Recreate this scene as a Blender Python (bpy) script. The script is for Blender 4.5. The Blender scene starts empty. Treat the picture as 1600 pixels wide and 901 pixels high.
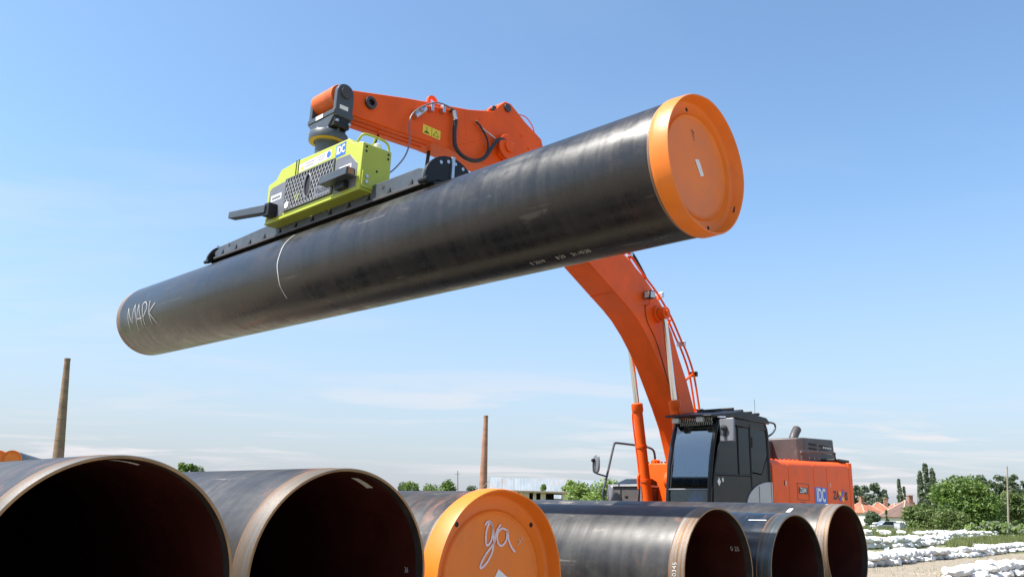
import bpy, bmesh, math, random
import numpy as np
from mathutils import Matrix, Vector, Euler
R_ = math.radians
random.seed(7); rng = np.random.default_rng(7)
scene = bpy.context.scene
COL = scene.collection

# ------------------------------------------------------------------ camera, sky, sun, exposure
CAM_H = 1.35
cam_d = bpy.data.cameras.new('camera'); cam = bpy.data.objects.new('camera', cam_d); COL.objects.link(cam)
cam_d.sensor_width = 36.0; cam_d.lens = 36.0 * 1307.0 / 1600.0
cam_d.clip_start = 0.05; cam_d.clip_end = 6000.0
cam.matrix_world = Matrix.Translation((0, 0, CAM_H)) @ (Euler((R_(90 + 15.04), 0, 0)).to_matrix() @ Matrix.Rotation(0.03, 3, 'Z')).to_4x4()
scene.camera = cam

# frame of the hanging pipe: A along the pipe to its capped end, W across it, towards the camera side
PN = Vector((1.54144, 6.82945, 4.32641)); PA = Vector((.71100668, -.70302437, -.01504124)).normalized()
PW = Vector((-.70302437, -.71100668, 0)).normalized(); PU = PW.cross(PA)
if PU.z < 0: PU = -PU
SUN = (PW * .56 + PA * -.30 + Vector((0, 0, 1))).normalized()
sun_el = math.asin(SUN.z); sun_az = math.atan2(SUN.x, SUN.y)

w = bpy.data.worlds.new('World'); scene.world = w; w.use_nodes = True
nt = w.node_tree; nt.nodes.clear(); L = nt.links.new
def wn(t, **k):
    n = nt.nodes.new(t)
    for a, b in k.items(): setattr(n, a, b)
    return n
out = wn('ShaderNodeOutputWorld'); bg = wn('ShaderNodeBackground'); bg.inputs['Strength'].default_value = 0.13
sky = wn('ShaderNodeTexSky', sky_type='NISHITA'); sky.sun_disc = False
sky.sun_elevation = sun_el; sky.sun_rotation = sun_az; sky.altitude = 100
sky.air_density = 1.0; sky.dust_density = 1.1; sky.ozone_density = 3.2
tc = wn('ShaderNodeTexCoord'); sep = wn('ShaderNodeSeparateXYZ'); L(tc.outputs['Generated'], sep.inputs[0])
def wmath(op, a, b=None, c=None, clamp=False):
    n = wn('ShaderNodeMath', operation=op); n.use_clamp = clamp
    for i, v in enumerate((a, b, c)):
        if v is None: continue
        if isinstance(v, (int, float)): n.inputs[i].default_value = v
        else: L(v, n.inputs[i])
    return n.outputs[0]
zc = wmath('ADD', wmath('MAXIMUM', sep.outputs['Z'], 0.0), 0.06)
comb = wn('ShaderNodeCombineXYZ'); L(wmath('DIVIDE', sep.outputs['X'], zc), comb.inputs[0]); L(wmath('DIVIDE', sep.outputs['Y'], zc), comb.inputs[1])
mp = wn('ShaderNodeMapping'); mp.inputs['Scale'].default_value = (.55, 1.0, 1); mp.inputs['Location'].default_value = (3.1, 1.7, 0); L(comb.outputs[0], mp.inputs[0])
n1 = wn('ShaderNodeTexNoise'); n1.inputs['Scale'].default_value = 1.15; n1.inputs['Detail'].default_value = 8; n1.inputs['Roughness'].default_value = .58; n1.inputs['Distortion'].default_value = .5; L(mp.outputs[0], n1.inputs['Vector'])
n2 = wn('ShaderNodeTexNoise'); n2.inputs['Scale'].default_value = .30; n2.inputs['Detail'].default_value = 3; L(mp.outputs[0], n2.inputs['Vector'])
cl = wmath('MULTIPLY', wmath('SUBTRACT', n1.outputs['Fac'], .49, clamp=True), 8.5, clamp=True)
cl = wmath('MULTIPLY', cl, wmath('MULTIPLY_ADD', n2.outputs['Fac'], 4.4, -1.75, clamp=True))
# thin cloud gathers towards the horizon, as a level layer seen edge-on does
low = wmath('SUBTRACT', 1.0, wmath('DIVIDE', wmath('MAXIMUM', sep.outputs['Z'], 0.0), .42, clamp=True), clamp=True)
cl = wmath('MULTIPLY', cl, wmath('MULTIPLY_ADD', low, 1.05, .05))
# ground haze low in the sky, the same all the way round
hz = wmath('POWER', wmath('SUBTRACT', 1.0, wmath('DIVIDE', wmath('MAXIMUM', sep.outputs['Z'], 0.0), .38, clamp=True), clamp=True), 1.4)
hzf = wmath('MULTIPLY', hz, 1.0)
wb = wn('ShaderNodeMix', data_type='RGBA', blend_type='MULTIPLY'); wb.inputs[0].default_value = 1.0; L(sky.outputs[0], wb.inputs[6]); wb.inputs[7].default_value = (.96, 1.05, 1.03, 1)
mh = wn('ShaderNodeMix', data_type='RGBA'); L(hzf, mh.inputs[0]); L(wb.outputs[2], mh.inputs[6]); mh.inputs[7].default_value = (2.32, 2.42, 2.72, 1)
mc = wn('ShaderNodeMix', data_type='RGBA'); L(cl, mc.inputs[0]); L(mh.outputs[2], mc.inputs[6]); mc.inputs[7].default_value = (3.75, 3.62, 3.75, 1)
L(mc.outputs[2], bg.inputs['Color']); L(bg.outputs[0], out.inputs['Surface'])

sd = bpy.data.lights.new('sun', 'SUN'); sd.energy = 5.0; sd.angle = R_(.53); sd.color = (1, .955, .88)
so = bpy.data.objects.new('sun', sd); COL.objects.link(so); so.rotation_euler = SUN.to_track_quat('Z', 'Y').to_euler()
so.location = (-20, -10, 40)
scene.view_settings.view_transform = 'Standard'; scene.view_settings.look = 'None'
scene.view_settings.exposure = 0.9; scene.view_settings.gamma = 1.0; scene.view_settings.use_curve_mapping = False
scene.render.engine = 'CYCLES'

# ------------------------------------------------------------------ materials
def P(name, col, rough=.5, metal=0.0, var=0.0, vscale=4.0, bump=0.0, bscale=30.0, spec=.5, col2=None, stretch=(1, 1, 1), dirt=None, dirt_amt=.0, dscale=3.0, coat=0.0):
    m = bpy.data.materials.new(name); m.use_nodes = True; t = m.node_tree; b = t.nodes['Principled BSDF']; l = t.links.new
    b.inputs['Base Color'].default_value = (*col, 1); b.inputs['Roughness'].default_value = rough; b.inputs['Metallic'].default_value = metal
    b.inputs['Specular IOR Level'].default_value = spec; b.inputs['Coat Weight'].default_value = coat
    if var or bump or dirt_amt:
        c = t.nodes.new('ShaderNodeTexCoord'); mpn = t.nodes.new('ShaderNodeMapping'); mpn.inputs['Scale'].default_value = stretch
        oi = t.nodes.new('ShaderNodeObjectInfo'); ad = t.nodes.new('ShaderNodeVectorMath'); ad.operation = 'ADD'
        mu = t.nodes.new('ShaderNodeMath'); mu.operation = 'MULTIPLY'; mu.inputs[1].default_value = 37.0; l(oi.outputs['Random'], mu.inputs[0])
        l(c.outputs['Object'], ad.inputs[0]); l(mu.outputs[0], ad.inputs[1]); l(ad.outputs[0], mpn.inputs[0])
        src = None
        if var:
            n = t.nodes.new('ShaderNodeTexNoise'); n.inputs['Scale'].default_value = vscale; n.inputs['Detail'].default_value = 5; l(mpn.outputs[0], n.inputs[0])
            r = t.nodes.new('ShaderNodeMapRange'); r.inputs[1].default_value = .3; r.inputs[2].default_value = .7; l(n.outputs['Fac'], r.inputs[0])
            mx = t.nodes.new('ShaderNodeMix'); mx.data_type = 'RGBA'; l(r.outputs[0], mx.inputs[0])
            c2 = col2 or tuple(min(1, x * (1 + var)) for x in col); c1 = col if col2 else tuple(x * (1 - var) for x in col)
            mx.inputs[6].default_value = (*c1, 1); mx.inputs[7].default_value = (*c2, 1); src = mx.outputs[2]
            rr = t.nodes.new('ShaderNodeMapRange'); rr.inputs[3].default_value = max(.05, rough - .12); rr.inputs[4].default_value = min(1, rough + .12); l(n.outputs['Fac'], rr.inputs[0]); l(rr.outputs[0], b.inputs['Roughness'])
        if dirt_amt:
            n = t.nodes.new('ShaderNodeTexNoise'); n.inputs['Scale'].default_value = dscale; n.inputs['Detail'].default_value = 9; n.inputs['Roughness'].default_value = .65; l(mpn.outputs[0], n.inputs[0])
            r = t.nodes.new('ShaderNodeMapRange'); r.inputs[1].default_value = .52; r.inputs[2].default_value = .75; r.inputs[4].default_value = dirt_amt; l(n.outputs['Fac'], r.inputs[0])
            mx = t.nodes.new('ShaderNodeMix'); mx.data_type = 'RGBA'; l(r.outputs[0], mx.inputs[0])
            if src: l(src, mx.inputs[6])
            else: mx.inputs[6].default_value = (*col, 1)
            mx.inputs[7].default_value = (*dirt, 1); src = mx.outputs[2]
        if src: l(src, b.inputs['Base Color'])
        if bump:
            n = t.nodes.new('ShaderNodeTexNoise'); n.inputs['Scale'].default_value = bscale; n.inputs['Detail'].default_value = 4; l(mpn.outputs[0], n.inputs[0])
            bp = t.nodes.new('ShaderNodeBump'); bp.inputs['Strength'].default_value = bump; bp.inputs['Distance'].default_value = .02; l(n.outputs['Fac'], bp.inputs['Height']); l(bp.outputs[0], b.inputs['Normal'])
    return m

def pipe_mat(name, dark, dust, dust_lo, dust_hi, rough, bstr=.35, endwear=.7, scuff=1., spec=.42):
    m = bpy.data.materials.new(name); m.use_nodes = True; t = m.node_tree; b = t.nodes['Principled BSDF']; l = t.links.new
    def N(ty, **k):
        n = t.nodes.new(ty)
        for a, v in k.items(): setattr(n, a, v)
        return n
    c = N('ShaderNodeTexCoord'); oi = N('ShaderNodeObjectInfo'); mu = N('ShaderNodeMath', operation='MULTIPLY'); mu.inputs[1].default_value = 53.
    l(oi.outputs['Random'], mu.inputs[0]); ad = N('ShaderNodeVectorMath', operation='ADD'); l(c.outputs['Object'], ad.inputs[0]); l(mu.outputs[0], ad.inputs[1])
    def noise(scale, sx, sy, detail=6, rough=.6, dist=0):
        mp = N('ShaderNodeMapping'); mp.inputs['Scale'].default_value = (sx, sy, sy); l(ad.outputs[0], mp.inputs[0])
        n = N('ShaderNodeTexNoise'); n.inputs['Scale'].default_value = scale; n.inputs['Detail'].default_value = detail; n.inputs['Roughness'].default_value = rough; n.inputs['Distortion'].default_value = dist; l(mp.outputs[0], n.inputs[0]); return n.outputs['Fac']
    def rng_(v, a, bb, c0=0., c1=1.):
        r = N('ShaderNodeMapRange'); r.inputs[1].default_value = a; r.inputs[2].default_value = bb; r.inputs[3].default_value = c0; r.inputs[4].default_value = c1; l(v, r.inputs[0]); return r.outputs[0]
    def mul(a, b2, op='MULTIPLY'):
        n = N('ShaderNodeMath', operation=op)
        for i, v in enumerate((a, b2)):
            if isinstance(v, (int, float)): n.inputs[i].default_value = v
            else: l(v, n.inputs[i])
        return n.outputs[0]
    def mix(f, a, b2):
        n = N('ShaderNodeMix', data_type='RGBA'); l(f, n.inputs[0])
        for i, v in ((6, a), (7, b2)):
            if isinstance(v, tuple): n.inputs[i].default_value = (*v, 1)
            else: l(v, n.inputs[i])
        return n.outputs[2]
    ring = noise(1.0, 9.0, .35, 4, .55)            # bands round the pipe
    streak = noise(1.0, .5, 7.0, 5, .6, .4)        # scuffs along the pipe
    blot = noise(2.2, .7, 1.0, 8, .68, .6)
    fine = noise(14., 1, 1, 6, .7)
    d = mul(mul(rng_(blot, .35, .72), .65), mul(rng_(ring, .35, .65), .35), 'ADD')
    d = mul(d, rng_(fine, .3, .7, .6, 1.1))
    f = rng_(d, 0, 1, dust_lo, dust_hi)
    col = mix(f, dark, dust)
    scr = mul(rng_(streak, .60, .66), rng_(blot, .50, .56)); scr = mul(scr, .55 * scuff)
    col = mix(scr, col, (.30, .26, .21))
    rust = mul(rng_(noise(1.3, .8, 1.6, 6, .6, .8),   .60, .72), .35 * scuff); col = mix(rust, col, (.13, .065, .035))
    sx = N('ShaderNodeSeparateXYZ'); l(c.outputs['Object'], sx.inputs[0])
    wear = mul(rng_(sx.outputs['X'], -.62, -.2), rng_(noise(2.0, 2.2, 1.2, 7, .65, .8), .52, .62)); col = mix(mul(wear, endwear), col, (.19, .085, .055))
    l(col, b.inputs['Base Color'])
    l(rng_(d, 0, 1, rough, rough + .28), b.inputs['Roughness']); b.inputs['Specular IOR Level'].default_value = spec
    wv = N('ShaderNodeTexWave', wave_type='BANDS', bands_direction='X'); wv.inputs['Scale'].default_value = 2.3; wv.inputs['Distortion'].default_value = 1.2; wv.inputs['Detail'].default_value = 2; l(ad.outputs[0], wv.inputs[0])
    h = mul(mul(wv.outputs['Fac'], .35), mul(ring, .9), 'ADD'); h = mul(h, mul(fine, .12), 'ADD'); h = mul(h, mul(noise(1.6, 1, 1, 2), .8), 'ADD')
    bp = N('ShaderNodeBump'); bp.inputs['Strength'].default_value = bstr; bp.inputs['Distance'].default_value = .012; l(h, bp.inputs['Height']); l(bp.outputs[0], b.inputs['Normal'])
    return m

def text_glass(name, tint, refl):
    m = bpy.data.materials.new(name); m.use_nodes = True; t = m.node_tree; t.nodes.clear(); l = t.links.new
    o = t.nodes.new('ShaderNodeOutputMaterial'); tr = t.nodes.new('ShaderNodeBsdfTransparent'); tr.inputs[0].default_value = (*tint, 1)
    g = t.nodes.new('ShaderNodeBsdfGlossy'); g.inputs['Roughness'].default_value = .02; g.inputs[0].default_value = (.9, .95, 1, 1)
    fr = t.nodes.new('ShaderNodeFresnel'); fr.inputs[0].default_value = 1.5; ad = t.nodes.new('ShaderNodeMath'); ad.operation = 'ADD'; ad.inputs[1].default_value = refl; ad.use_clamp = True
    l(fr.outputs[0], ad.inputs[0]); mx = t.nodes.new('ShaderNodeMixShader'); l(ad.outputs[0], mx.inputs[0]); l(tr.outputs[0], mx.inputs[1]); l(g.outputs[0], mx.inputs[2]); l(mx.outputs[0], o.inputs[0]); return m

M = {}
M['coat'] = pipe_mat('pipe_coating', (.014, .015, .018), (.080, .073, .066), .10, .95, .32, .14)
M['coat_up'] = pipe_mat('pipe_coating_hanging', (.009, .009, .010), (.075, .064, .055), .0, .36, .20, .045, .1, .35, .5)
M['coat_blue'] = pipe_mat('pipe_coating_clean', (.008, .013, .021), (.035, .045, .058), .05, .6, .16, .15)
M['steel'] = P('bare_pipe_end', (.19, .095, .03), .5, .3, .35, 2.5, .25, 40, spec=.35, col2=(.23, .225, .22), stretch=(14, .6, .6), dirt=(.30, .12, .03), dirt_amt=.75, dscale=1.4)
M['steel_grey'] = P('bare_pipe_end_grey', (.15, .105, .06), .5, .3, .35, 2.5, .25, 40, spec=.35, col2=(.145, .15, .16), stretch=(14, .6, .6), dirt=(.22, .11, .04), dirt_amt=.6, dscale=1.2)
M['steel_dark'] = P('bare_pipe_end_dark', (.06, .055, .05), .35, .4, .35, 2.5, .2, 40, spec=.4, col2=(.10, .12, .13), stretch=(14, .6, .6), dirt=(.20, .12, .06), dirt_amt=.5, dscale=1.2)
M['edge_rust'] = P('rusty_coating_edge', (.20, .10, .05), .7, 0, .3, 5)
M['bevel'] = P('bevelled_steel', (.30, .18, .085), .5, .4, .3, 6, dirt=(.33, .14, .05), dirt_amt=.6)
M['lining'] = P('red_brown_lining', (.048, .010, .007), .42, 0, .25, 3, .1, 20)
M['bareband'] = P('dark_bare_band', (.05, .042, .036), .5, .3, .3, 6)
M['cap'] = P('orange_cap_plastic', (.78, .19, .013), .45, 0, .07, 3, .06, 9, dirt=(.52, .17, .05), dirt_amt=.5, dscale=2.6)
M['orange'] = P('orange_paint', (.84, .105, .008), .42, 0, .10, 2, .02, 60, spec=.22, dirt=(.44, .085, .022), dirt_amt=.4, dscale=2.6)
M['orange_worn'] = P('worn_orange_paint', (.66, .12, .02), .5, 0, .15, 5, .1, 30, spec=.3, dirt=(.26, .10, .05), dirt_amt=.9, dscale=3.5)
M['lime'] = P('lime_paint', (.43, .48, .05), .42, 0, .04, 4, .02, 60, dirt=(.36, .40, .08), dirt_amt=.3)
M['dgrey'] = P('dark_grey_paint', (.055, .066, .078), .42, 0, .1, 5, .03, 60, dirt=(.14, .14, .13), dirt_amt=.5)
M['mgrey'] = P('panel_grey_paint', (.15, .155, .175), .45, 0, .08, 5, dirt=(.2, .2, .19), dirt_amt=.3)
M['charcoal'] = P('charcoal_cab_paint', (.013, .013, .014), .40, 0, .15, 4, .02, 60, spec=.3, dirt=(.05, .045, .04), dirt_amt=.3)
M['brown'] = P('brown_grey_paint', (.055, .046, .044), .5, 0, .1, 4, .02, 50, dirt=(.16, .14, .12), dirt_amt=.4)
M['silver'] = P('silver_fender', (.42, .42, .42), .4, .3, .06, 4, dirt=(.3, .27, .24), dirt_amt=.3)
M['chrome'] = P('chromed_rod', (.72, .73, .74), .14, 1.0, .03, 8)
M['rubber'] = P('black_rubber', (.018, .018, .019), .5, 0, .2, 12, .05, 60)
M['black'] = P('black_void', (.006, .006, .007), .7)
M['white'] = P('white_sticker', (.74, .74, .72), .5, 0, .06, 20)
M['chalk'] = P('white_chalk', (.50, .49, .47), .9, 0, .25, 60)
M['spray'] = P('lilac_white_spray', (.72, .62, .66), .8, 0, .15, 40)
M['blue'] = P('blue_sticker', (.035, .13, .55), .4)
M['yellow'] = P('yellow_sticker', (.80, .62, .03), .45)
M['ink'] = P('black_print', (.012, .012, .014), .5)
M['redp'] = P('red_print', (.5, .05, .04), .5)
M['violet'] = P('violet_print', (.16, .08, .45), .5)
M['amber'] = P('amber_lens', (.42, .17, .05), .2)
M['lens'] = P('lamp_lens', (.55, .55, .50), .15, .3)
M['zinc'] = P('zinc_fitting', (.55, .56, .58), .3, .9, .1, 20)
M['glass_f'] = text_glass('front_glass', (.42, .52, .55), .10)
M['glass_s'] = text_glass('side_glass', (.07, .07, .075), -.02); M['glass_c'] = text_glass('clear_glass', (.75, .8, .8), .0)
M['bluecloth'] = P('blue_cloth', (.02, .12, .55), .8, 0, .3, 9, .3, 14)
M['brick_old'] = P('old_chimney_brick', (.24, .155, .10), .85, 0, .25, .35, .2, 6, stretch=(1, 1, 2), dirt=(.12, .10, .06), dirt_amt=.5, dscale=.5)
M['brick_red'] = P('red_chimney_brick', (.34, .17, .11), .85, 0, .2, .4, .2, 6, stretch=(1, 1, 2), dirt=(.2, .11, .08), dirt_amt=.5, dscale=.5)
M['tile'] = P('orange_roof_tile', (.34, .12, .064), .8, 0, .22, 1.2, .3, 8, dirt=(.30, .13, .09), dirt_amt=.5)
M['tile_br'] = P('brown_roof_tile', (.13, .078, .062), .85, 0, .2, 1.2, .3, 8, dirt=(.17, .10, .08), dirt_amt=.5)
M['ridge'] = P('pale_ridge_tile', (.45, .30, .24), .8, 0, .15, 3)
M['cream'] = P('cream_plaster', (.55, .46, .33), .9, 0, .18, .9, .1, 9, dirt=(.30, .24, .18), dirt_amt=.6, dscale=.8)
M['plaster'] = P('pale_plaster', (.58, .56, .50), .9, 0, .12, 1, .1, 9)
M['mortar'] = P('grey_concrete', (.34, .31, .28), .9, 0, .15, 1.2, .1, 9)
M['sheet'] = P('corrugated_sheet', (.23, .26, .28), .55, .0, .15, .5, 0, dirt=(.34, .20, .13), dirt_amt=.75, dscale=.6, stretch=(1, .35, .35))
M['timber'] = P('weathered_timber', (.26, .21, .165), .9, 0, .25, 3, .2, 12, stretch=(4, 4, .4))
M['bag'] = P('white_woven_bag', (.62, .61, .595), .75, 0, .08, 3, .5, 9, dirt=(.42, .37, .30), dirt_amt=.45, dscale=2.2)
M['bark'] = P('tree_bark', (.10, .075, .055), .9, 0, .3, 6, .5, 12)
M['carsilver'] = P('silver_car_paint', (.35, .38, .40), .3, .5)
M['carwhite'] = P('pale_car_paint', (.62, .56, .48), .35, .1)
M['cabinet'] = P('grey_cabinet_paint', (.42, .43, .46), .5, 0, .05, 2)
M['carglass'] = P('car_glass', (.03, .04, .045), .08)
def leafmat(name, c1, c2, tr=.35):
    m = bpy.data.materials.new(name); m.use_nodes = True; t = m.node_tree; l = t.links.new; b = t.nodes['Principled BSDF']
    c = t.nodes.new('ShaderNodeTexCoord'); n = t.nodes.new('ShaderNodeTexNoise'); n.inputs['Scale'].default_value = .8; n.inputs['Detail'].default_value = 4; l(c.outputs['Object'], n.inputs[0])
    r = t.nodes.new('ShaderNodeMapRange'); r.inputs[1].default_value = .35; r.inputs[2].default_value = .65; l(n.outputs['Fac'], r.inputs[0])
    mx = t.nodes.new('ShaderNodeMix'); mx.data_type = 'RGBA'; l(r.outputs[0], mx.inputs[0]); mx.inputs[6].default_value = (*c1, 1); mx.inputs[7].default_value = (*c2, 1)
    l(mx.outputs[2], b.inputs['Base Color']); b.inputs['Roughness'].default_value = .55
    tl = t.nodes.new('ShaderNodeBsdfTranslucent'); l(mx.outputs[2], tl.inputs[0]); ms = t.nodes.new('ShaderNodeMixShader'); ms.inputs[0].default_value = tr
    o = t.nodes['Material Output']; l(b.outputs[0], ms.inputs[1]); l(tl.outputs[0], ms.inputs[2]); l(ms.outputs[0], o.inputs[0]); return m
M['leaf'] = leafmat('walnut_leaf', (.085, .15, .026), (.15, .23, .045))
M['leaf2'] = leafmat('bush_leaf', (.10, .15, .035), (.15, .20, .06))
M['leaf_l'] = leafmat('light_leaf', (.17, .25, .05), (.23, .32, .08))
M['leaf_d'] = leafmat('dark_leaf', (.075, .11, .055), (.11, .15, .075))
M['leaf_p'] = leafmat('poplar_leaf', (.13, .165, .10), (.17, .21, .13))
M['flower'] = P('white_blossom', (.7, .68, .58), .8)
M['grass'] = leafmat('meadow_grass', (.13, .17, .045), (.20, .21, .075), .3)
M['pebble'] = P('gravel_stone', (.25, .21, .16), .9, 0, .35, 1.4, .2, 20)

# ------------------------------------------------------------------ mesh helpers
class MB:
    def __init__(s): s.v = []; s.f = []
    def add(s, v, f):
        o = len(s.v); s.v += [tuple(p) for p in v]; s.f += [tuple(i + o for i in q) for q in f]; return s
    def box(s, x0, x1, y0, y1, z0, z1):
        return s.add([(x0, y0, z0), (x1, y0, z0), (x1, y1, z0), (x0, y1, z0), (x0, y0, z1), (x1, y0, z1), (x1, y1, z1), (x0, y1, z1)],
                     [(0, 3, 2, 1), (4, 5, 6, 7), (0, 1, 5, 4), (1, 2, 6, 5), (2, 3, 7, 6), (3, 0, 4, 7)])
    def hexa(s, b, t):
        return s.add(list(b) + list(t), [(3, 2, 1, 0), (4, 5, 6, 7), (0, 1, 5, 4), (1, 2, 6, 5), (2, 3, 7, 6), (3, 0, 4, 7)])
    def prism(s, a, b):           # two matching outlines
        n = len(a); return s.add(list(a) + list(b), [tuple(range(n))[::-1], tuple(range(n, 2 * n))] + [(i, (i + 1) % n, n + (i + 1) % n, n + i) for i in range(n)])
    def tube(s, path, r, n=10, caps=True):
        p = [Vector(q) for q in path]; m = len(p); rr = r if isinstance(r, (list, tuple)) else [r] * m
        vs = []; prev = None
        for i in range(m):
            d = (p[min(i + 1, m - 1)] - p[max(i - 1, 0)]).normalized()
            if prev is None: x = d.orthogonal().normalized()
            else: x = (prev - d * prev.dot(d)).normalized()
            prev = x; y = d.cross(x)
            vs += [p[i] + (x * math.cos(2 * math.pi * k / n) + y * math.sin(2 * math.pi * k / n)) * rr[i] for k in range(n)]
        fs = [(i * n + k, i * n + (k + 1) % n, (i + 1) * n + (k + 1) % n, (i + 1) * n + k) for i in range(m - 1) for k in range(n)]
        if caps: fs += [tuple(range(n))[::-1], tuple(range((m - 1) * n, m * n))]
        return s.add(vs, fs)
    def lathe(s, prof, n=96, axis='X', o=(0, 0, 0), a0=0., a1=2 * math.pi, wob=None):
        full = abs(a1 - a0 - 2 * math.pi) < 1e-6; k = n if full else n + 1; m = len(prof); vs = []
        for j in range(k):
            a = a0 + (a1 - a0) * j / n
            for i, (x, r) in enumerate(prof):
                if wob: x, r = wob(x, r, a)
                c, q = r * math.cos(a), r * math.sin(a)
                p = (x, q, c) if axis == 'X' else ((c, q, x) if axis == 'Z' else (q, x, c))
                vs.append((p[0] + o[0], p[1] + o[1], p[2] + o[2]))
        fs = [(j * m + i, j * m + i + 1, ((j + 1) % k) * m + i + 1, ((j + 1) % k) * m + i) for j in range(n) for i in range(m - 1)]
        return s.add(vs, fs)
    def cyl(s, a, b, r, n=24): return s.tube([a, b], r, n)
    def build(s, name, mat, parent=None, bevel=0., smooth=35, seg=2, mw=None):
        me = bpy.data.meshes.new(name); me.from_pydata(s.v, [], s.f)
        bm = bmesh.new(); bm.from_mesh(me); bmesh.ops.recalc_face_normals(bm, faces=bm.faces); bm.to_mesh(me); bm.free()
        me.materials.append(M[mat] if isinstance(mat, str) else mat)
        if smooth: me.shade_smooth(); me.set_sharp_from_angle(angle=R_(smooth))
        o = bpy.data.objects.new(name, me); COL.objects.link(o)
        if parent: o.parent = parent
        if mw is not None: o.matrix_world = mw
        if bevel:
            md = o.modifiers.new('bevel', 'BEVEL'); md.width = bevel; md.segments = seg; md.limit_method = 'ANGLE'; md.angle_limit = R_(40); md.use_clamp_overlap = True
        return o
def np_mesh(name, V, F, mat, parent=None):
    me = bpy.data.meshes.new(name); V = np.asarray(V, np.float32); F = np.asarray(F, np.int32); k = F.shape[1]
    me.vertices.add(len(V)); me.vertices.foreach_set('co', V.ravel()); me.loops.add(F.size); me.loops.foreach_set('vertex_index', F.ravel())
    me.polygons.add(len(F)); me.polygons.foreach_set('loop_start', np.arange(0, F.size, k, dtype=np.int32)); me.update(calc_edges=True); me.validate()
    me.materials.append(M[mat]); o = bpy.data.objects.new(name, me); COL.objects.link(o)
    if parent: o.parent = parent
    return o
def empty(name, mw=None, loc=None, rz=0.):
    o = bpy.data.objects.new(name, None); COL.objects.link(o); o.empty_display_size = .2
    if mw is not None: o.matrix_world = mw
    else: o.location = loc; o.rotation_euler = (0, 0, rz)
    return o
def tag(o, label, cat, group=None, kind=None):
    o['label'] = label; o['category'] = cat
    if group: o['group'] = group
    if kind: o['kind'] = kind
    return o
def struct(o, kind='structure'): o['kind'] = kind; return o
def frame_m(o, x, y, z):
    m = Matrix.Identity(4)
    for i, c in enumerate((x, y, z, o)):
        for j in range(3): m[j][i] = c[j]
    return m
_fontcache = {}
def text_verts(s, size, sx=1.0, bold=.0, space=1.0):
    cu = bpy.data.curves.new('t', 'FONT'); cu.body = s; cu.size = size; cu.align_x = 'CENTER'; cu.align_y = 'CENTER'; cu.offset = bold; cu.resolution_u = 3; cu.space_character = space
    ob = bpy.data.objects.new('t', cu); COL.objects.link(ob); bpy.context.view_layer.update()
    me = bpy.data.meshes.new_from_object(ob.evaluated_get(bpy.context.evaluated_depsgraph_get()))
    v = [(p.co.x * sx, p.co.y) for p in me.vertices]; f = [tuple(p.vertices) for p in me.polygons]
    bpy.data.objects.remove(ob); bpy.data.curves.remove(cu); bpy.data.meshes.remove(me); return v, f
def text_obj(name, s, size, fn, mat, parent, sx=1.0, bold=.0, space=1.0):   # fn maps text plane to 3D
    v, f = text_verts(s, size, sx, bold, space); me = bpy.data.meshes.new(name); me.from_pydata([fn(*p) for p in v], [], f); me.materials.append(M[mat])
    o = bpy.data.objects.new(name, me); COL.objects.link(o); o.parent = parent; return o
def ribbon(mb, pts, wd, fn, nrm=None):       # flat stroke: 2D path -> fn
    q = [Vector(p) for p in pts]; v = []
    for i in range(len(q)):
        d = (q[min(i + 1, len(q) - 1)] - q[max(i - 1, 0)]); d = d.normalized() if d.length else Vector((1, 0)); n = Vector((-d.y, d.x)) * wd * .5
        v += [fn(*(q[i] + n)), fn(*(q[i] - n))]
    return mb.add(v, [(2 * i, 2 * i + 1, 2 * i + 3, 2 * i + 2) for i in range(len(q) - 1)])
def smooth_path(pts, k=5):
    out = []; p = [Vector(q) for q in pts]; n = len(p)
    for i in range(n - 1):
        a, b, c, d = p[max(i - 1, 0)], p[i], p[i + 1], p[min(i + 2, n - 1)]
        for j in range(k):
            t = j / k; out.append(.5 * ((2 * b) + (c - a) * t + (2 * a - 5 * b + 4 * c - d) * t * t + (3 * b - a - 3 * c + d) * t ** 3))
    return out + [p[-1]]

# image point -> place, used only to set out the far background on the ground
TH = R_(15.04); CR, SR = math.cos(.03), math.sin(.03)
def gz(x, y):
    t = min(1., max(0., (y - 24.) / 80.)); return .45 * t * t * (3 - 2 * t)
def ray(px, py):
    dx, dy = px - 800, py - 450.5; X = dx * CR + dy * SR; Y = -dx * SR + dy * CR
    x, u = X / 1307., -Y / 1307.; return Vector((x, math.cos(TH) - u * math.sin(TH), math.sin(TH) + u * math.cos(TH)))
def at(px, py, y):
    r = ray(px, py); p = r * (y / r.y); return Vector((p.x, p.y, p.z + CAM_H))
def on_ground(px, py):
    r = ray(px, py); z = 0.
    for _ in range(12):
        t = (z - CAM_H) / r.z; z = gz(r.x * t, r.y * t)
    return Vector((r.x * t, r.y * t, z))

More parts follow.
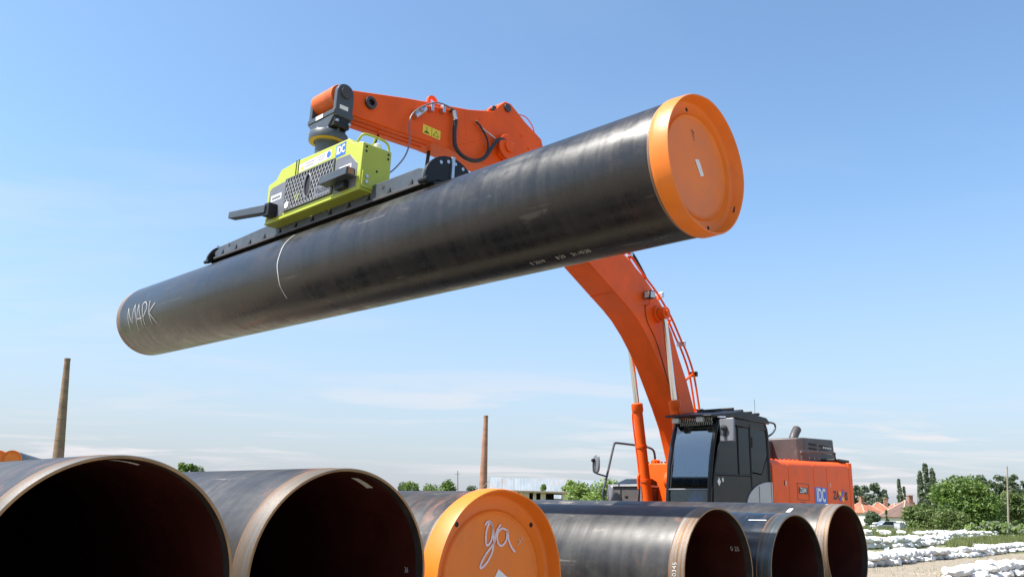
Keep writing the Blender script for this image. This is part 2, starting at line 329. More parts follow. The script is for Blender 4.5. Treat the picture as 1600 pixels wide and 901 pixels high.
# ------------------------------------------------------------------ ground
def make_ground():
    xs = np.concatenate([[-3000, -1500, -700, -350, -180, -100], np.arange(-60, 100, 4), [120, 180, 350, 700, 1500, 3000]])
    ys = np.concatenate([[-600, -200, -60, -20], np.arange(-8, 140, 3), [160, 220, 350, 700, 1500, 3000, 5000]])
    V = []; F = []
    for j, y in enumerate(ys):
        for i, x in enumerate(xs):
            n = .05 * math.sin(x * .7 + 1.3 * math.sin(y * .31)) * math.sin(y * .53) if -60 < x < 100 and 22 < y < 130 else 0
            V.append((x, y, gz(x, y) + n))
    nx = len(xs)
    for j in range(len(ys) - 1):
        for i in range(nx - 1): F.append((j * nx + i, j * nx + i + 1, (j + 1) * nx + i + 1, (j + 1) * nx + i))
    m = bpy.data.materials.new('ground_soil'); m.use_nodes = True; t = m.node_tree; l = t.links.new; b = t.nodes['Principled BSDF']
    c = t.nodes.new('ShaderNodeTexCoord')
    def noise(s, d=6, r=.6):
        n = t.nodes.new('ShaderNodeTexNoise'); n.inputs['Scale'].default_value = s; n.inputs['Detail'].default_value = d; n.inputs['Roughness'].default_value = r; l(c.outputs['Object'], n.inputs[0]); return n.outputs['Fac']
    def rg(v, a, bb):
        r = t.nodes.new('ShaderNodeMapRange'); r.inputs[1].default_value = a; r.inputs[2].default_value = bb; l(v, r.inputs[0]); return r.outputs[0]
    def mix(f, a, b2):
        n = t.nodes.new('ShaderNodeMix'); n.data_type = 'RGBA'; l(f, n.inputs[0])
        for i, v in ((6, a), (7, b2)):
            if isinstance(v, tuple): n.inputs[i].default_value = (*v, 1)
            else: l(v, n.inputs[i])
        return n.outputs[2]
    soil = mix(rg(noise(3., 8, .7), .3, .7), (.17, .135, .092), (.30, .255, .185)); soil = mix(rg(noise(22., 4, .7), .45, .7), soil, (.34, .29, .22))
    grass = mix(rg(noise(1.5), .35, .65), (.10, .13, .04), (.19, .20, .075))
    sp = t.nodes.new('ShaderNodeSeparateXYZ'); l(c.outputs['Object'], sp.inputs[0])
    far = rg(sp.outputs['Y'], 34, 60); ad = t.nodes.new('ShaderNodeMath'); ad.operation = 'MULTIPLY_ADD'; l(far, ad.inputs[0]); ad.inputs[1].default_value = .38; l(noise(.16, 5), ad.inputs[2])
    col = mix(rg(ad.outputs[0], .60, .72), soil, grass); l(col, b.inputs['Base Color']); b.inputs['Roughness'].default_value = .95
    bp = t.nodes.new('ShaderNodeBump'); bp.inputs['Strength'].default_value = .6; bp.inputs['Distance'].default_value = .05; l(noise(9., 7, .7), bp.inputs['Height']); l(bp.outputs[0], b.inputs['Normal'])
    mb = MB(); mb.v = V; mb.f = F; struct(mb.build('ground', m))
make_ground()

# ------------------------------------------------------------------ pipes
RP, WALL = .61, .022
def on_pipe(u, deg, r=RP + .003):
    a = R_(deg); return (u, -r * math.sin(a), r * math.cos(a))
def dent(x, r, a, seed, amp):
    k = max(0., x + .06) / .23
    return (x + amp * .6 * k * math.sin(3 * a + seed) * math.sin(a * 1.7 + seed * 2), r + amp * k * (math.sin(2 * a + seed) * .5 + math.sin(5 * a + seed * 1.7) * .35 + math.sin(9 * a + seed) * .15))
def end_cap(root, seed=1., amp=.008, holes=(), x0=0.):
    # flanged plastic cap: skirt over the pipe, deep lip, flat ring, raised centre disc
    prof = [(-.004, .6125), (-.004, .622), (.008, .6265), (.04, .6275), (.16, .622), (.172, .618), (.172, .608), (.160, .603), (.075, .588), (.052, .578), (.046, .560),
            (.046, .485), (.050, .478), (.062, .472), (.066, .464), (.062, .456), (.052, .450), (.050, .440), (.052, .2), (.053, .0005)]
    cap = MB().lathe([(x + x0, r) for x, r in prof], 128, wob=lambda x, r, a: dent(x, r, a, seed, amp) if r > .6 else (x, r)).build('end_cap', 'cap', root, smooth=50)
    for (y, z) in holes:
        MB().lathe([(x0 + .0475, .0005), (x0 + .0485, .017), (x0 + .0465, .019)], 20, o=(0, y, z)).build('drain_hole', 'black', cap)
    return cap
def make_pipe(name, mw, length, coat, label, cap=None, far_cap=True, cut=.16, group=None, bare='steel'):
    root = empty(name, mw=mw); tag(root, label, 'pipe', group)
    c0 = -cut if not cap else -.04
    MB().lathe([(c0, RP - .003), (c0 - .012, RP), (-length * .33, RP), (-length * .66, RP), (-length + .15, RP), (-length + .14, RP - .003)], 144).build('coated_wall', coat, root)
    MB().lathe([(c0 + .001, RP - .0035), (-.008, RP - .0035), (0, RP - .008)], 144).build('bare_end', bare, root)
    if not cap: MB().lathe([(c0 - .001, RP + .0005), (c0 + .003, RP - .0005), (c0 + .007, RP - .003)], 144).build('coating_edge', 'edge_rust', root)
    MB().lathe([(0, RP - .008), (.0015, RP - WALL + .004), (-.001, RP - WALL)], 144).build('bevelled_rim', 'bevel', root)
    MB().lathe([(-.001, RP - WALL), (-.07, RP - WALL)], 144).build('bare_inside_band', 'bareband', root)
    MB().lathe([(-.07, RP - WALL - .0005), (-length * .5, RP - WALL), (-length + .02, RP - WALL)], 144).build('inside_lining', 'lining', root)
    MB().lathe([(-length + .141, RP - .0035), (-length, RP - .0035), (-length - .002, RP - WALL), (-length + .02, RP - WALL)], 144).build('bare_end', 'steel', root)
    if far_cap: MB().lathe([(-length + .10, .6155), (-length + .10, .626), (-length - .15, .62), (-length - .16, .61), (-length - .05, .585), (-length - .04, .45), (-length - .045, .0005)], 96).build('end_cap', 'cap', root)  # unseen far cap, added to shut out light and keep the bore dark
    return root
AZ = 2.3576; GA = Vector((math.sin(AZ), math.cos(AZ), 0)); GW = Vector((GA.y, -GA.x, 0)); Zv = Vector((0, 0, 1))
PIPES = {1: (-1.7997, 4.0596, .9598), 2: (-.9166, 5.0599, .9749), 3: (-.12, 6.3744, .8963), 4: (2.018, 8.1927, .857), 5: (3.1279, 9.307, .8296), 6: (4.3865, 11.1374, .987)}
LBL = {1: 'dusty black steel pipe with wide open end, nearest at the left edge', 2: 'dusty black open steel pipe right beside the orange capped one on the ground',
       3: 'black steel pipe on the ground closed by an orange cap with sprayed writing', 4: 'open black pipe with gold bare end, directly right of the orange cap',
       5: 'clean blue-black open pipe between two rusty-ended open pipes', 6: 'open black pipe with rusty bare end, farthest right beside the sandbags'}
PR = {}
for k, c in PIPES.items():
    PR[k] = make_pipe('steel_pipe', frame_m(Vector(c), GA, -GW, Zv), 11.5, 'coat_blue' if k == 5 else 'coat', LBL[k], cap=(k == 3), group='pipes laid out in a row on the ground', bare={1: 'steel_grey', 2: 'steel_grey', 5: 'steel_dark'}.get(k, 'steel'))
holes3 = [(-.354, .37), (.404, .376), (.1, -.52)]
cap3 = end_cap(PR[3], 2.3, .011, holes3)
fcap = lambda y, z: (.0565, y, z)
g_ = smooth_path([(-.086, .365), (-.07, .389), (-.036, .39), (-.011, .35), (-.018, .27), (-.051, .231), (-.074, .247), (-.073, .326), (-.047, .382), (-.018, .374), (.004, .278), (-.008, .183), (-.056, .113), (-.111, .075), (-.117, .099), (-.07, .168), (.006, .246), (.031, .326), (.07, .375)])
a_ = smooth_path([(.131, .335), (.083, .347), (.038, .31), (.047, .246), (.088, .226), (.134, .27), (.137, .343), (.158, .262), (.197, .205), (.228, .181)])
mb = MB(); ribbon(mb, g_, .016, fcap); ribbon(mb, a_, .015, lambda y, z: (.0575, y, z)); mb.build('sprayed_writing', 'spray', cap3, smooth=0)
mb = MB(); ribbon(mb, [(.261, .274), (.286, .242)], .005, fcap); ribbon(mb, [(.303, .283), (.256, .229)], .005, lambda y, z: (.0575, y, z)); mb.build('chalk_cross', 'chalk', cap3, smooth=0)
MB().add([(.0565, .061, .064), (.0565, .157, .005), (.0565, .10, -.10), (.0565, .0, -.03)], [(0, 1, 2, 3)]).build('sticker', 'white', cap3, smooth=0)
def patch(root, quad, r, mat, name):     # curved sticker between (u, deg) corners
    (u0, d0), (u1, d1), (u2, d2), (u3, d3) = quad; v = []; n = 6
    for i in range(n + 1):
        t = i / n
        for (ua, da, ub, db) in ((u0, d0, u3, d3), (u1, d1, u2, d2)): v.append(on_pipe(ua + (ub - ua) * t, da + (db - da) * t, r))
    return MB().add(v, [(2 * i, 2 * i + 1, 2 * i + 3, 2 * i + 2) for i in range(n)]).build(name, mat, root, smooth=0)
ri = RP - WALL - .004
patch(PR[2], [(-.235, -16.2), (-.175, -17.2), (-.175, -30.1), (-.245, -30.2)], ri, 'white', 'sticker')
patch(PR[1], [(-.175, 2.4), (-.125, 2.2), (-.145, -11.8), (-.205, -12.5)], ri, 'white', 'sticker')
patch(PR[6], [(-.635, 37.5), (-.615, 29.5), (-.56, 29.0), (-.575, 37.0)], RP + .003, 'white', 'sticker')
patch(PR[6], [(-.20, 15), (-.17, 12.5), (-.15, 12.5), (-.17, 15)], RP + .003, 'white', 'sticker')
patch(PR[5], [(-.395, 30.8), (-.39, 29.6), (-.19, 29.0), (-.18, 30.3)], RP + .003, 'white', 'worn_sticker')
text_obj('pipe_number', '30345', .062, lambda x, y: on_pipe(-.095 - y * 1., 86 - x / RP * 57.3, RP + .001), 'chalk', PR[4], 1.0, .0)
def inner_text(root, s, size, u, deg):
    text_obj('chalk_number', s, size, lambda x, y: on_pipe(u + x * .8, deg + y / RP * 57.3, ri), 'chalk', root)
inner_text(PR[4], '0 25', .07, -.155, -68.); inner_text(PR[2], '36', .05, -.16, -89); 
# hanging pipe
HP = make_pipe('steel_pipe', frame_m(PN, PA, -PW, PU), 11.284, 'coat_up', 'long black steel pipe with orange end cap hanging level from the lifter', cap=True, far_cap=False)
capL = end_cap(HP, .6, .007, [(-.127, .502), (.195, -.509)])
MB().add([(.0565, -.02, .065), (.0565, .045, .085), (.0565, .125, -.045), (.0565, .07, -.068)], [(0, 1, 2, 3)]).build('sticker', 'white', capL, smooth=0)
mb = MB(); ribbon(mb, [(-.07, .33), (-.02, .31)], .008, fcap); ribbon(mb, [(-.05, .31), (-.02, .24)], .006, lambda y, z: (.0575, y, z)); mb.build('scratch_mark', 'ink', capL, smooth=0)
MB().lathe([(.105, .590), (.158, .600)], 6, a0=R_(112), a1=R_(119)).build('notch', 'black', capL)

strokes = [[(-10.774, 84.1), (-10.767, 100.5), (-10.758, 115.2), (-10.754, 126.4)], [(-10.774, 84.1), (-10.619, 111.3), (-10.515, 81.2)], [(-10.515, 81.2), (-10.433, 104.3), (-10.447, 125.5)],
           [(-10.351, 82.9), (-10.398, 106.3)], [(-10.351, 82.9), (-10.252, 104.9), (-10.238, 121.1)], [(-10.391, 106.4), (-10.205, 106.2)], [(-10.184, 85.1), (-10.164, 99.7), (-10.139, 123.1)],
           [(-10.184, 85.1), (-10.079, 82.9), (-9.994, 92.4), (-10.135, 105.5)], [(-9.901, 83.2), (-9.91, 101.2), (-9.875, 121.2)], [(-9.676, 89.4), (-9.91, 101.2), (-9.676, 121.1)]]
mb = MB()
for i, s in enumerate(strokes):
    p = [(u, d / 57.3 * RP) for u, d in s]
    p = smooth_path(p, 4) if len(p) > 3 else [Vector(a) + (Vector(b) - Vector(a)) * t / 4 for a, b in zip(p, p[1:]) for t in range(4)] + [Vector(p[-1])]
    ribbon(mb, p, .015, lambda u, s_, i=i: on_pipe(u, s_ / RP * 57.3, RP + .002 + .0006 * i))
mb.build('chalk_lettering', 'chalk', HP, smooth=0)
mb = MB(); ribbon(mb, [(-5.93 + .05 * (i / 30) + .006 * math.sin(i * .7), (40 + i * 3.15) / 57.3 * RP) for i in range(31)], .019, lambda u, s_: on_pipe(u, s_ / RP * 57.3, RP + .0025)); mb.build('chalk_ring', 'chalk', HP, smooth=0)
for s_, u_ in (('E 2019', -1.68), ('8.29', -1.38), ('21.10.20', -1.13)):
    struct(text_obj('stencilled_number', s_, .075, lambda x, y, u_=u_: on_pipe(u_ + x, 167.8 - y / RP * 57.3, RP + .003), 'chalk', HP, .9), 'stuff')

# ------------------------------------------------------------------ vacuum lifter
LU = -5.80
LF = empty('vacuum_lifter', mw=frame_m(PN + PA * LU + PU * RP, PA, -PW, PU))
tag(LF, 'lime green vacuum lifter with dark grey beam riding on the hanging pipe', 'lifter')
def lx(u): return u - LU
def lz(z): return z - RP
def lp(u, w_, z): return (lx(u), -w_, lz(z))
def lbox(u0, u1, w0, w1, z0, z1): return MB().box(lx(u0), lx(u1), -w1, -w0, lz(z0), lz(z1))
MB().lathe([(lx(-8.62), .612), (lx(-8.62), .655), (lx(-3.22), .655), (lx(-3.22), .612)], 20, o=(0, 0, -RP), a0=R_(-24), a1=R_(24)).build('pad_seal', 'rubber', LF)
beam = MB().prism([lp(-8.55, .235, .655), lp(-8.60, .235, .75), lp(-8.40, .235, .82), lp(-7.0, .235, .865), lp(-3.55, .235, .865), lp(-3.35, .235, .80), lp(-3.35, .235, .655)],
           [lp(-8.55, -.235, .655), lp(-8.60, -.235, .75), lp(-8.40, -.235, .82), lp(-7.0, -.235, .865), lp(-3.55, -.235, .865), lp(-3.35, -.235, .80), lp(-3.35, -.235, .655)]).build('beam', 'dgrey', LF, bevel=.008)
lbox(-8.56, -3.33, .20, .262, .625, .66).build('beam_flange', 'brown', LF, bevel=.004)
for i, u in enumerate(np.linspace(-8.35, -3.7, 12)):
    MB().prism([lp(u, .236, .66), lp(u + .07, .236, .66), lp(u + .045, .236, .745)], [lp(u, .258, .66), lp(u + .07, .258, .66), lp(u + .045, .242, .745)]).build('gusset', 'charcoal', beam)
for u in (-8.15, -4.25): lbox(u, u + .05, .234, .238, .76, .80).build('slot', 'black', beam)
for u in (-5.55, -5.43): MB().add([lp(u, .237, .83), lp(u + .055, .237, .84), lp(u + .03, .237, .735)], [(0, 1, 2)]).build('yellow_mark', 'yellow', beam, smooth=0)
lbox(-5.86, -5.80, .2355, .2375, .755, .795).build('small_label', 'white', beam)
for u in (-4.62, -4.50):
    for z in (.76, .82): MB().cyl(lp(u, .234, z), lp(u, .240, z), .012, 8).build('bolt', 'charcoal', beam)
# half-moon end plates
for u, side in ((-3.26, 1), (-8.68, -1)):
    pts = [(.40 * math.cos(a), .62 + .36 * math.sin(a)) for a in np.linspace(0.02, math.pi - .02, 19)] + [(-.35, .56), (-.2, .64), (0, .66), (.2, .64), (.35, .56)]
    q_ = 1 if side > 0 else .8; pts = [(a * q_, .62 + (z - .62) * q_) for a, z in pts]
    pl = MB().prism([lp(u, a, z) for a, z in pts], [lp(u + .035, a, z) for a, z in pts]).build('end_plate', 'charcoal', LF, bevel=.004)
    MB().prism([lp(u - .05, a * .96, .62 + (z - .62) * .95) for a, z in pts], [lp(u - .02, a * .96, .62 + (z - .62) * .95) for a, z in pts]).build('backing_plate', 'dgrey', LF)
    for a, z in ((-.05, .915), (.06, .91), (-.17, .89), (.17, .87), (-.27, .82)): MB().cyl(lp(u + .034, a, z), lp(u + .0375, a, z), .022, 14).build('plate_hole', 'zinc', pl)
    lbox(u - .02, u + .06, -.02, .02, .66, .98).build('web', 'zinc', pl)
    for s in (1, -1): MB().cyl(lp(u - .08, .37 * s * q_, .60), lp(u + .07, .37 * s * q_, .60), .035 * q_, 14).build('hinge_pin', 'charcoal', pl)
# housing
bp_ = [(-6.74, .80), (-6.76, 1.37), (-6.56, 1.40), (-6.44, 1.53), (-6.05, 1.555), (-4.80, 1.535), (-4.70, 1.45), (-4.47, 1.40), (-4.47, .80)]
body = MB().prism([lp(u, .42, z) for u, z in bp_], [lp(u, -.03, z) for u, z in bp_]).build('housing', 'lime', LF, bevel=.012)
lbox(-6.75, -4.46, -.02, .427, .762, .798).build('housing_base', 'lime', LF, bevel=.012)
lbox(-6.70, -4.50, -.2, .2, .70, .764).build('skid', 'charcoal', LF)
lbox(-4.468, -4.452, -.02, .40, .80, 1.02).build('base_flange', 'lime', body, bevel=.003)
for w_, z in ((.34, .88), (.34, .95)): MB().cyl(lp(-4.453, w_, z), lp(-4.435, w_, z), .024, 8).build('bolt', 'zinc', body)
for w_, z in ((.36, 1.29), (.36, 1.35), (.02, 1.29), (.02, 1.35), (.18, 1.07)): MB().cyl(lp(-4.471, w_, z), lp(-4.466, w_, z), .016, 10).build('vent_hole', 'black', body)
def front(poly, d0, d1, name, mat, par=None, **k): return MB().prism([lp(u, d0, z) for u, z in poly], [lp(u, d1, z) for u, z in poly]).build(name, mat, par or body, **k)
front([(-6.69, .82), (-6.69, 1.27), (-6.62, 1.30), (-6.27, 1.32), (-6.27, .82)], .416, .425, 'side_panel', 'mgrey', bevel=.003)
front([(-5.04, .82), (-5.04, 1.31), (-4.74, 1.30), (-4.55, 1.13), (-4.55, .82)], .416, .425, 'side_panel', 'mgrey', bevel=.003)
front([(-6.25, .84), (-6.25, 1.335), (-5.06, 1.335), (-5.06, .84)], .4195, .4225, 'grille_recess', 'black')
# expanded-metal grille
gm = MB(); g0, g1, h0, h1 = -6.24, -5.07, .86, 1.325; st, sl = .070, 1.75
def inhole(u, z): return ((u + 5.67) / .075) ** 2 + ((z - 1.10) / .165) ** 2 < 1
for sgn in (1, -1):
    for k in range(-6, 24):
        pts = []
        for j in range(25):
            z = h0 + (h1 - h0) * j / 24; u = g0 + k * st + sgn * (z - h0) / sl
            if g0 <= u <= g1 and not inhole(u, z): pts.append((u, z))
            else:
                if len(pts) > 1: gm.tube([lp(p[0], .432 + .002 * sgn, p[1]) for p in (pts[0], pts[-1])], .0075, 4)
                pts = []
        if len(pts) > 1: gm.tube([lp(p[0], .432 + .002 * sgn, p[1]) for p in (pts[0], pts[-1])], .0075, 4)
gr = gm.build('grille', 'zinc', body, smooth=0)
gr.data.materials[0] = M['silver']; gr['kind'] = 'stuff'
fr = MB()
for (a, b) in (((g0, h0), (g1, h0)), ((g1, h0), (g1, h1)), ((g1, h1), (g0, h1)), ((g0, h1), (g0, h0))): fr.tube([lp(a[0], .434, a[1]), lp(b[0], .434, b[1])], .011, 6)
fr.build('grille_frame', 'mgrey', body)
MB().tube([lp(-5.67 + .078 * math.cos(a), .434, 1.10 + .168 * math.sin(a)) for a in np.linspace(0, 2 * math.pi, 25)], .012, 6, False).build('grille_opening', 'mgrey', body)
front([(-5.47, .88), (-5.47, 1.03), (-5.09, 1.03), (-5.09, .88)], .4385, .4395, 'name_plate', 'mgrey', bevel=0)
MB().cyl(lp(-5.93, .4225, 1.0), lp(-5.93, .428, 1.0), .06, 20).build('engine_fan', 'lime', body)
MB().cyl(lp(-6.15, .434, .93), lp(-6.15, .45, .93), .05, 20).build('gauge', 'white', body)
def ft(u, z, d=.4405): return lambda x, y: lp(u + x, d, z + y)
text_obj('name_lettering', 'Vacstec', .13, ft(-5.28, .955), 'ink', body, .85, .002)
front([(-5.075, 1.33), (-5.07, 1.50), (-4.85, 1.515), (-4.85, 1.335)], .421, .4225, 'blue_sticker', 'blue', bevel=0)
text_obj('sticker_lettering', 'IDC', .155, ft(-4.962, 1.421, .4235), 'white', body, .72, .004)
front([(-5.95, 1.36), (-5.95, 1.475), (-5.18, 1.49), (-5.18, 1.375)], .421, .4225, 'warning_label', 'white', bevel=0)
front([(-5.93, 1.375), (-5.88, 1.455), (-5.83, 1.377)], .4228, .4236, 'warning_triangle', 'yellow', bevel=0)
MB().cyl(lp(-5.235, .4225, 1.433), lp(-5.235, .4240, 1.433), .047, 20).build('mandatory_sign', 'blue', body)
for i, (u0, u1, z) in enumerate(((-5.80, -5.56, 1.445), (-5.80, -5.58, 1.405), (-5.50, -5.31, 1.455), (-5.50, -5.33, 1.415))): lbox(u0, u1, .4226, .4235, z - .007, z + .007).build('print_line', 'mgrey', body)
front([(-4.95, 1.10), (-4.95, 1.165), (-4.68, 1.165), (-4.68, 1.10)], .4255, .427, 'label', 'white', bevel=0); lbox(-4.93, -4.70, .427, .4275, 1.12, 1.145).build('print_line', 'redp', body)
front([(-6.63, 1.08), (-6.63, 1.17), (-6.35, 1.17), (-6.35, 1.08)], .4255, .427, 'label', 'white', bevel=0); lbox(-6.60, -6.38, .427, .4275, 1.10, 1.14).build('print_line', 'mgrey', body)
for u in (-6.02, -6.0 + .04): lbox(u - .02, u - .008, .405, .428, 1.33, 1.56).build('panel_seam', 'charcoal', body)
# carrying bars
b1 = MB().hexa([lp(-5.12, .46, .92), lp(-4.52, .46, .92), lp(-4.52, .60, .92), lp(-5.12, .60, .92)], [lp(-5.12, .46, 1.03), lp(-4.52, .46, 1.03), lp(-4.52, .60, 1.03), lp(-5.12, .60, 1.03)]).build('bumper_bar', 'dgrey', LF, bevel=.008)
lbox(-4.519, -4.513, .49, .57, .94, 1.01).build('amber_reflector', 'amber', b1); lbox(-4.90, -4.70, .42, .50, .83, .92).build('bracket', 'charcoal', b1)
b2 = MB().hexa([lp(-7.36, .56, .93), lp(-6.50, .46, .86), lp(-6.50, .58, .86), lp(-7.36, .68, .93)], [lp(-7.36, .56, 1.03), lp(-6.50, .46, .98), lp(-6.50, .58, .98), lp(-7.36, .68, 1.03)]).build('bumper_bar', 'dgrey', LF, bevel=.008)
lbox(-6.56, -6.42, .42, .56, .82, 1.0).build('bracket', 'charcoal', b2); MB().cyl(lp(-6.49, .5, .83), lp(-6.49, .5, 1.03), .014, 8).build('locking_pin', 'zinc', b2)
# guard rail + filler on top
MB().tube(smooth_path([lp(-4.66, .39, 1.43), lp(-4.55, .39, 1.52), lp(-4.52, .30, 1.54), lp(-4.52, .08, 1.54), lp(-4.52, .0, 1.50), lp(-4.52, -.02, 1.40)], 3), .016, 8).build('guard_rail', 'lime', LF)
MB().tube([lp(-4.52, .2, 1.54), lp(-4.62, .2, 1.40)], .013, 8).build('guard_stay', 'lime', LF)
MB().lathe([(0, .055), (.10, .055), (.11, .04), (.11, .0005)], 16, 'Z', o=lp(-4.62, .1, 1.40)).build('filler_neck', 'white', LF)
# slewing column, flange and yoke
UC = -5.98; ZC = lambda z: z                    # z above pipe axis
col_ = MB().lathe([(lz(1.45), .17), (lz(1.93), .17), (lz(1.95), .19), (lz(1.97), .19)], 32, 'Z', o=(lx(UC), 0, 0)).build('slewing_column', 'dgrey', LF)
MB().lathe([(lz(1.955), .0005), (lz(1.955), .27), (lz(1.975), .275), (lz(2.06), .275), (lz(2.075), .265), (lz(2.075), .0005)], 40, 'Z', o=(lx(UC), 0, 0)).build('flange', 'dgrey', LF)
MB().lathe([(lz(1.945), .20), (lz(1.954), .268)], 40, 'Z', o=(lx(UC), 0, 0)).build('ring_gear', 'yellow', col_).data.materials[0] = P('ochre_ring', (.42, .26, .04), .5)
for k in range(10):
    a = k * .628; MB().cyl((lx(UC) + .235 * math.cos(a), .235 * math.sin(a), lz(2.07)), (lx(UC) + .235 * math.cos(a), .235 * math.sin(a), lz(2.10)), .018, 8).build('flange_bolt', 'zinc', col_)
yk = MB().hexa([lp(UC - .17, .15, 2.075), lp(UC + .17, .15, 2.075), lp(UC + .17, -.15, 2.075), lp(UC - .17, -.15, 2.075)], [lp(UC - .34, .15, 2.27), lp(UC + .34, .15, 2.27), lp(UC + .34, -.15, 2.27), lp(UC - .34, -.15, 2.27)]).build('yoke', 'dgrey', LF, bevel=.01)
lbox(UC - .34, UC + .34, -.16, .16, 2.27, 2.34).build('yoke_bridge', 'dgrey', yk, bevel=.008)
for s in (1, -1):
    o = [(.14, 2.25), (.14, 2.62)] + [(.14 * math.cos(a), 2.62 + .14 * math.sin(a)) for a in np.linspace(.2, math.pi - .2, 9)] + [(-.14, 2.62), (-.14, 2.25)]
    a, b = UC + s * .27, UC + s * .345
    ck = MB().prism([lp(a, x, z) for x, z in o], [lp(b, x, z) for x, z in o]).build('cheek_plate', 'dgrey', LF, bevel=.008)
    MB().cyl(lp(UC + s * .345, 0, 2.62), lp(UC + s * .375, 0, 2.62), .085, 20).build('pin_head', 'brown', ck)
    for x in (-.1, .1): MB().cyl(lp(UC + s * .20, x, 2.17), lp(UC + s * .36, x, 2.17), .022, 8).build('bolt', 'zinc', ck)
MB().cyl(lp(UC - .35, 0, 2.62), lp(UC + .35, 0, 2.62), .06, 20).build('pin', 'zinc', yk)
lbox(UC - .12, UC + .06, .160, .163, 2.275, 2.335).build('label', 'white', yk); lbox(UC + .3455, UC + .347, -.06, .08, 2.36, 2.42).build('label', 'white', yk)
lbox(UC + .19, UC + .33, -.12, .13, 2.10, 2.24).build('slew_motor', 'charcoal', yk, bevel=.01)

# ------------------------------------------------------------------ excavator.  t = metres back from the arm pin, d = metres left of centre line, z = height
AH = Vector((PA.x, PA.y, 0)).normalized()
T0 = 10.4
org = PN + PA * UC - PW * T0
EX = empty('excavator', mw=frame_m(Vector((org.x, org.y, 0)), PW, AH, Zv))
tag(EX, 'orange tracked excavator with long boom and black cab behind the pipes', 'excavator')
def ep(t, d, z): return (T0 - t, d, z)
def ebox(t0, t1, d0, d1, z0, z1): return MB().box(T0 - t1, T0 - t0, d0, d1, z0, z1)
def eplate(poly, d0, d1): return MB().prism([ep(t, d0, z) for t, z in poly], [ep(t, d1, z) for t, z in poly])
def etube(pts, r, n=10, k=4): return MB().tube(smooth_path([ep(*p) for p in pts], k) if k else [ep(*p) for p in pts], r, n)
# arm
arm_o = [(.0, 7.19), (.12, 7.205), (1.21, 7.50), (2.48, 7.80), (3.06, 7.99), (3.20, 8.16), (3.33, 8.28), (3.47, 8.29), (3.60, 8.22), (3.85, 8.08), (4.28, 7.90), (4.34, 7.75), (4.05, 7.40), (3.62, 7.10), (3.30, 6.98), (2.9, 6.96), (1.78, 6.945), (1.14, 6.90), (.15, 6.84), (.0, 6.87)]
arm = eplate(arm_o, -.215, .215).build('arm', 'orange', EX, bevel=.012)
MB().cyl(ep(0, -.262, 7.035), ep(0, .262, 7.035), .165, 32)  .build('arm_tip_boss', 'orange_worn', arm, bevel=.006)
for d in (-.06, .06, .18): etube([(.2, d, 6.837), (1.75, d, 6.937)], .014, 6, 0).build('underside_bead', 'orange', arm)
for s in (1, -1):
    MB().lathe([(0, .05), (.0, .095), (.05, .095), (.055, .085), (.055, .05)], 28, 'Y', o=ep(.53, .215 if s > 0 else -.27, 7.14)).build('linkage_boss', 'brown', arm)
    MB().cyl(ep(.53, s * .214, 7.14), ep(.53, s * .222, 7.14), .052, 24).build('linkage_bore', 'black', arm)
def ring_plate(t, z, ro, ri_, d0, d1, foot):
    mb = MB(); n = 20
    A_ = [(t + ro * math.cos(a), z + ro * math.sin(a)) for a in np.linspace(0, 2 * math.pi, n, endpoint=False)]; B_ = [(t + ri_ * math.cos(a), z + ri_ * math.sin(a)) for a in np.linspace(0, 2 * math.pi, n, endpoint=False)]
    for i in range(n):
        j = (i + 1) % n; mb.hexa([ep(*((A_[i][0], d0, A_[i][1]))), ep(A_[j][0], d0, A_[j][1]), ep(B_[j][0], d0, B_[j][1]), ep(B_[i][0], d0, B_[i][1])], [ep(A_[i][0], d1, A_[i][1]), ep(A_[j][0], d1, A_[j][1]), ep(B_[j][0], d1, B_[j][1]), ep(B_[i][0], d1, B_[i][1])])
    return mb
le = ring_plate(1.88, 7.77, .105, .05, -.02, .02, 0).build('lifting_eye', 'orange', arm, smooth=0)
eplate([(1.68, 7.60), (2.1, 7.70), (1.97, 7.76), (1.79, 7.72)], -.019, .019).build('lifting_eye_foot', 'orange', arm)
for s in (1, -1):
    lug = eplate([(2.95, 7.95), (3.08, 8.12), (3.2, 8.16), (3.25, 8.0)], s * .10, s * .16).build('cylinder_lug', 'orange', arm)
    MB().cyl(ep(3.38, s * .212, 8.17), ep(3.38, s * .245, 8.17), .075, 20).build('lug_pin', 'brown', arm)
MB().cyl(ep(3.10, -.2, 8.05), ep(3.10, .2, 8.05), .06, 20).build('lug_pin', 'brown', arm)
for t, z in ((2.75, 7.72), (3.75, 7.78), (3.95, 7.6)): MB().cyl(ep(t, .213, z), ep(t, .228, z), .025, 10).build('stud', 'orange', arm)
# seam weld lines on the arm side
etube([(2.05, .2155, 6.96), (2.5, .2155, 7.20), (3.25, .2155, 7.62)], .006, 5, 0).build('weld_seam', 'orange', arm); etube([(2.4, .2155, 7.76), (2.45, .2155, 7.3)], .005, 5, 0).build('weld_seam', 'orange', arm)
wst = eplate([(1.55, 7.04), (1.55, 7.19), (1.91, 7.19), (1.91, 7.04)], .2155, .2175).build('warning_sticker', 'yellow', arm)
eplate([(1.575, 7.06), (1.60, 7.09), (1.66, 7.09), (1.69, 7.06)], .2178, .2186).build('pictogram', 'ink', wst); etube([(1.63, .2182, 7.09), (1.63, .2182, 7.16)], .005, 5, 0).build('pictogram', 'ink', wst)
etube([(1.76, .2185, 7.07), (1.82, .2185, 7.15), (1.88, .2185, 7.07), (1.76, .2185, 7.07)], .005, 5, 0).build('pictogram', 'ink', wst); etube([(1.73, .2182, 7.04), (1.73, .2182, 7.19)], .003, 4, 0).build('pictogram', 'ink', wst)
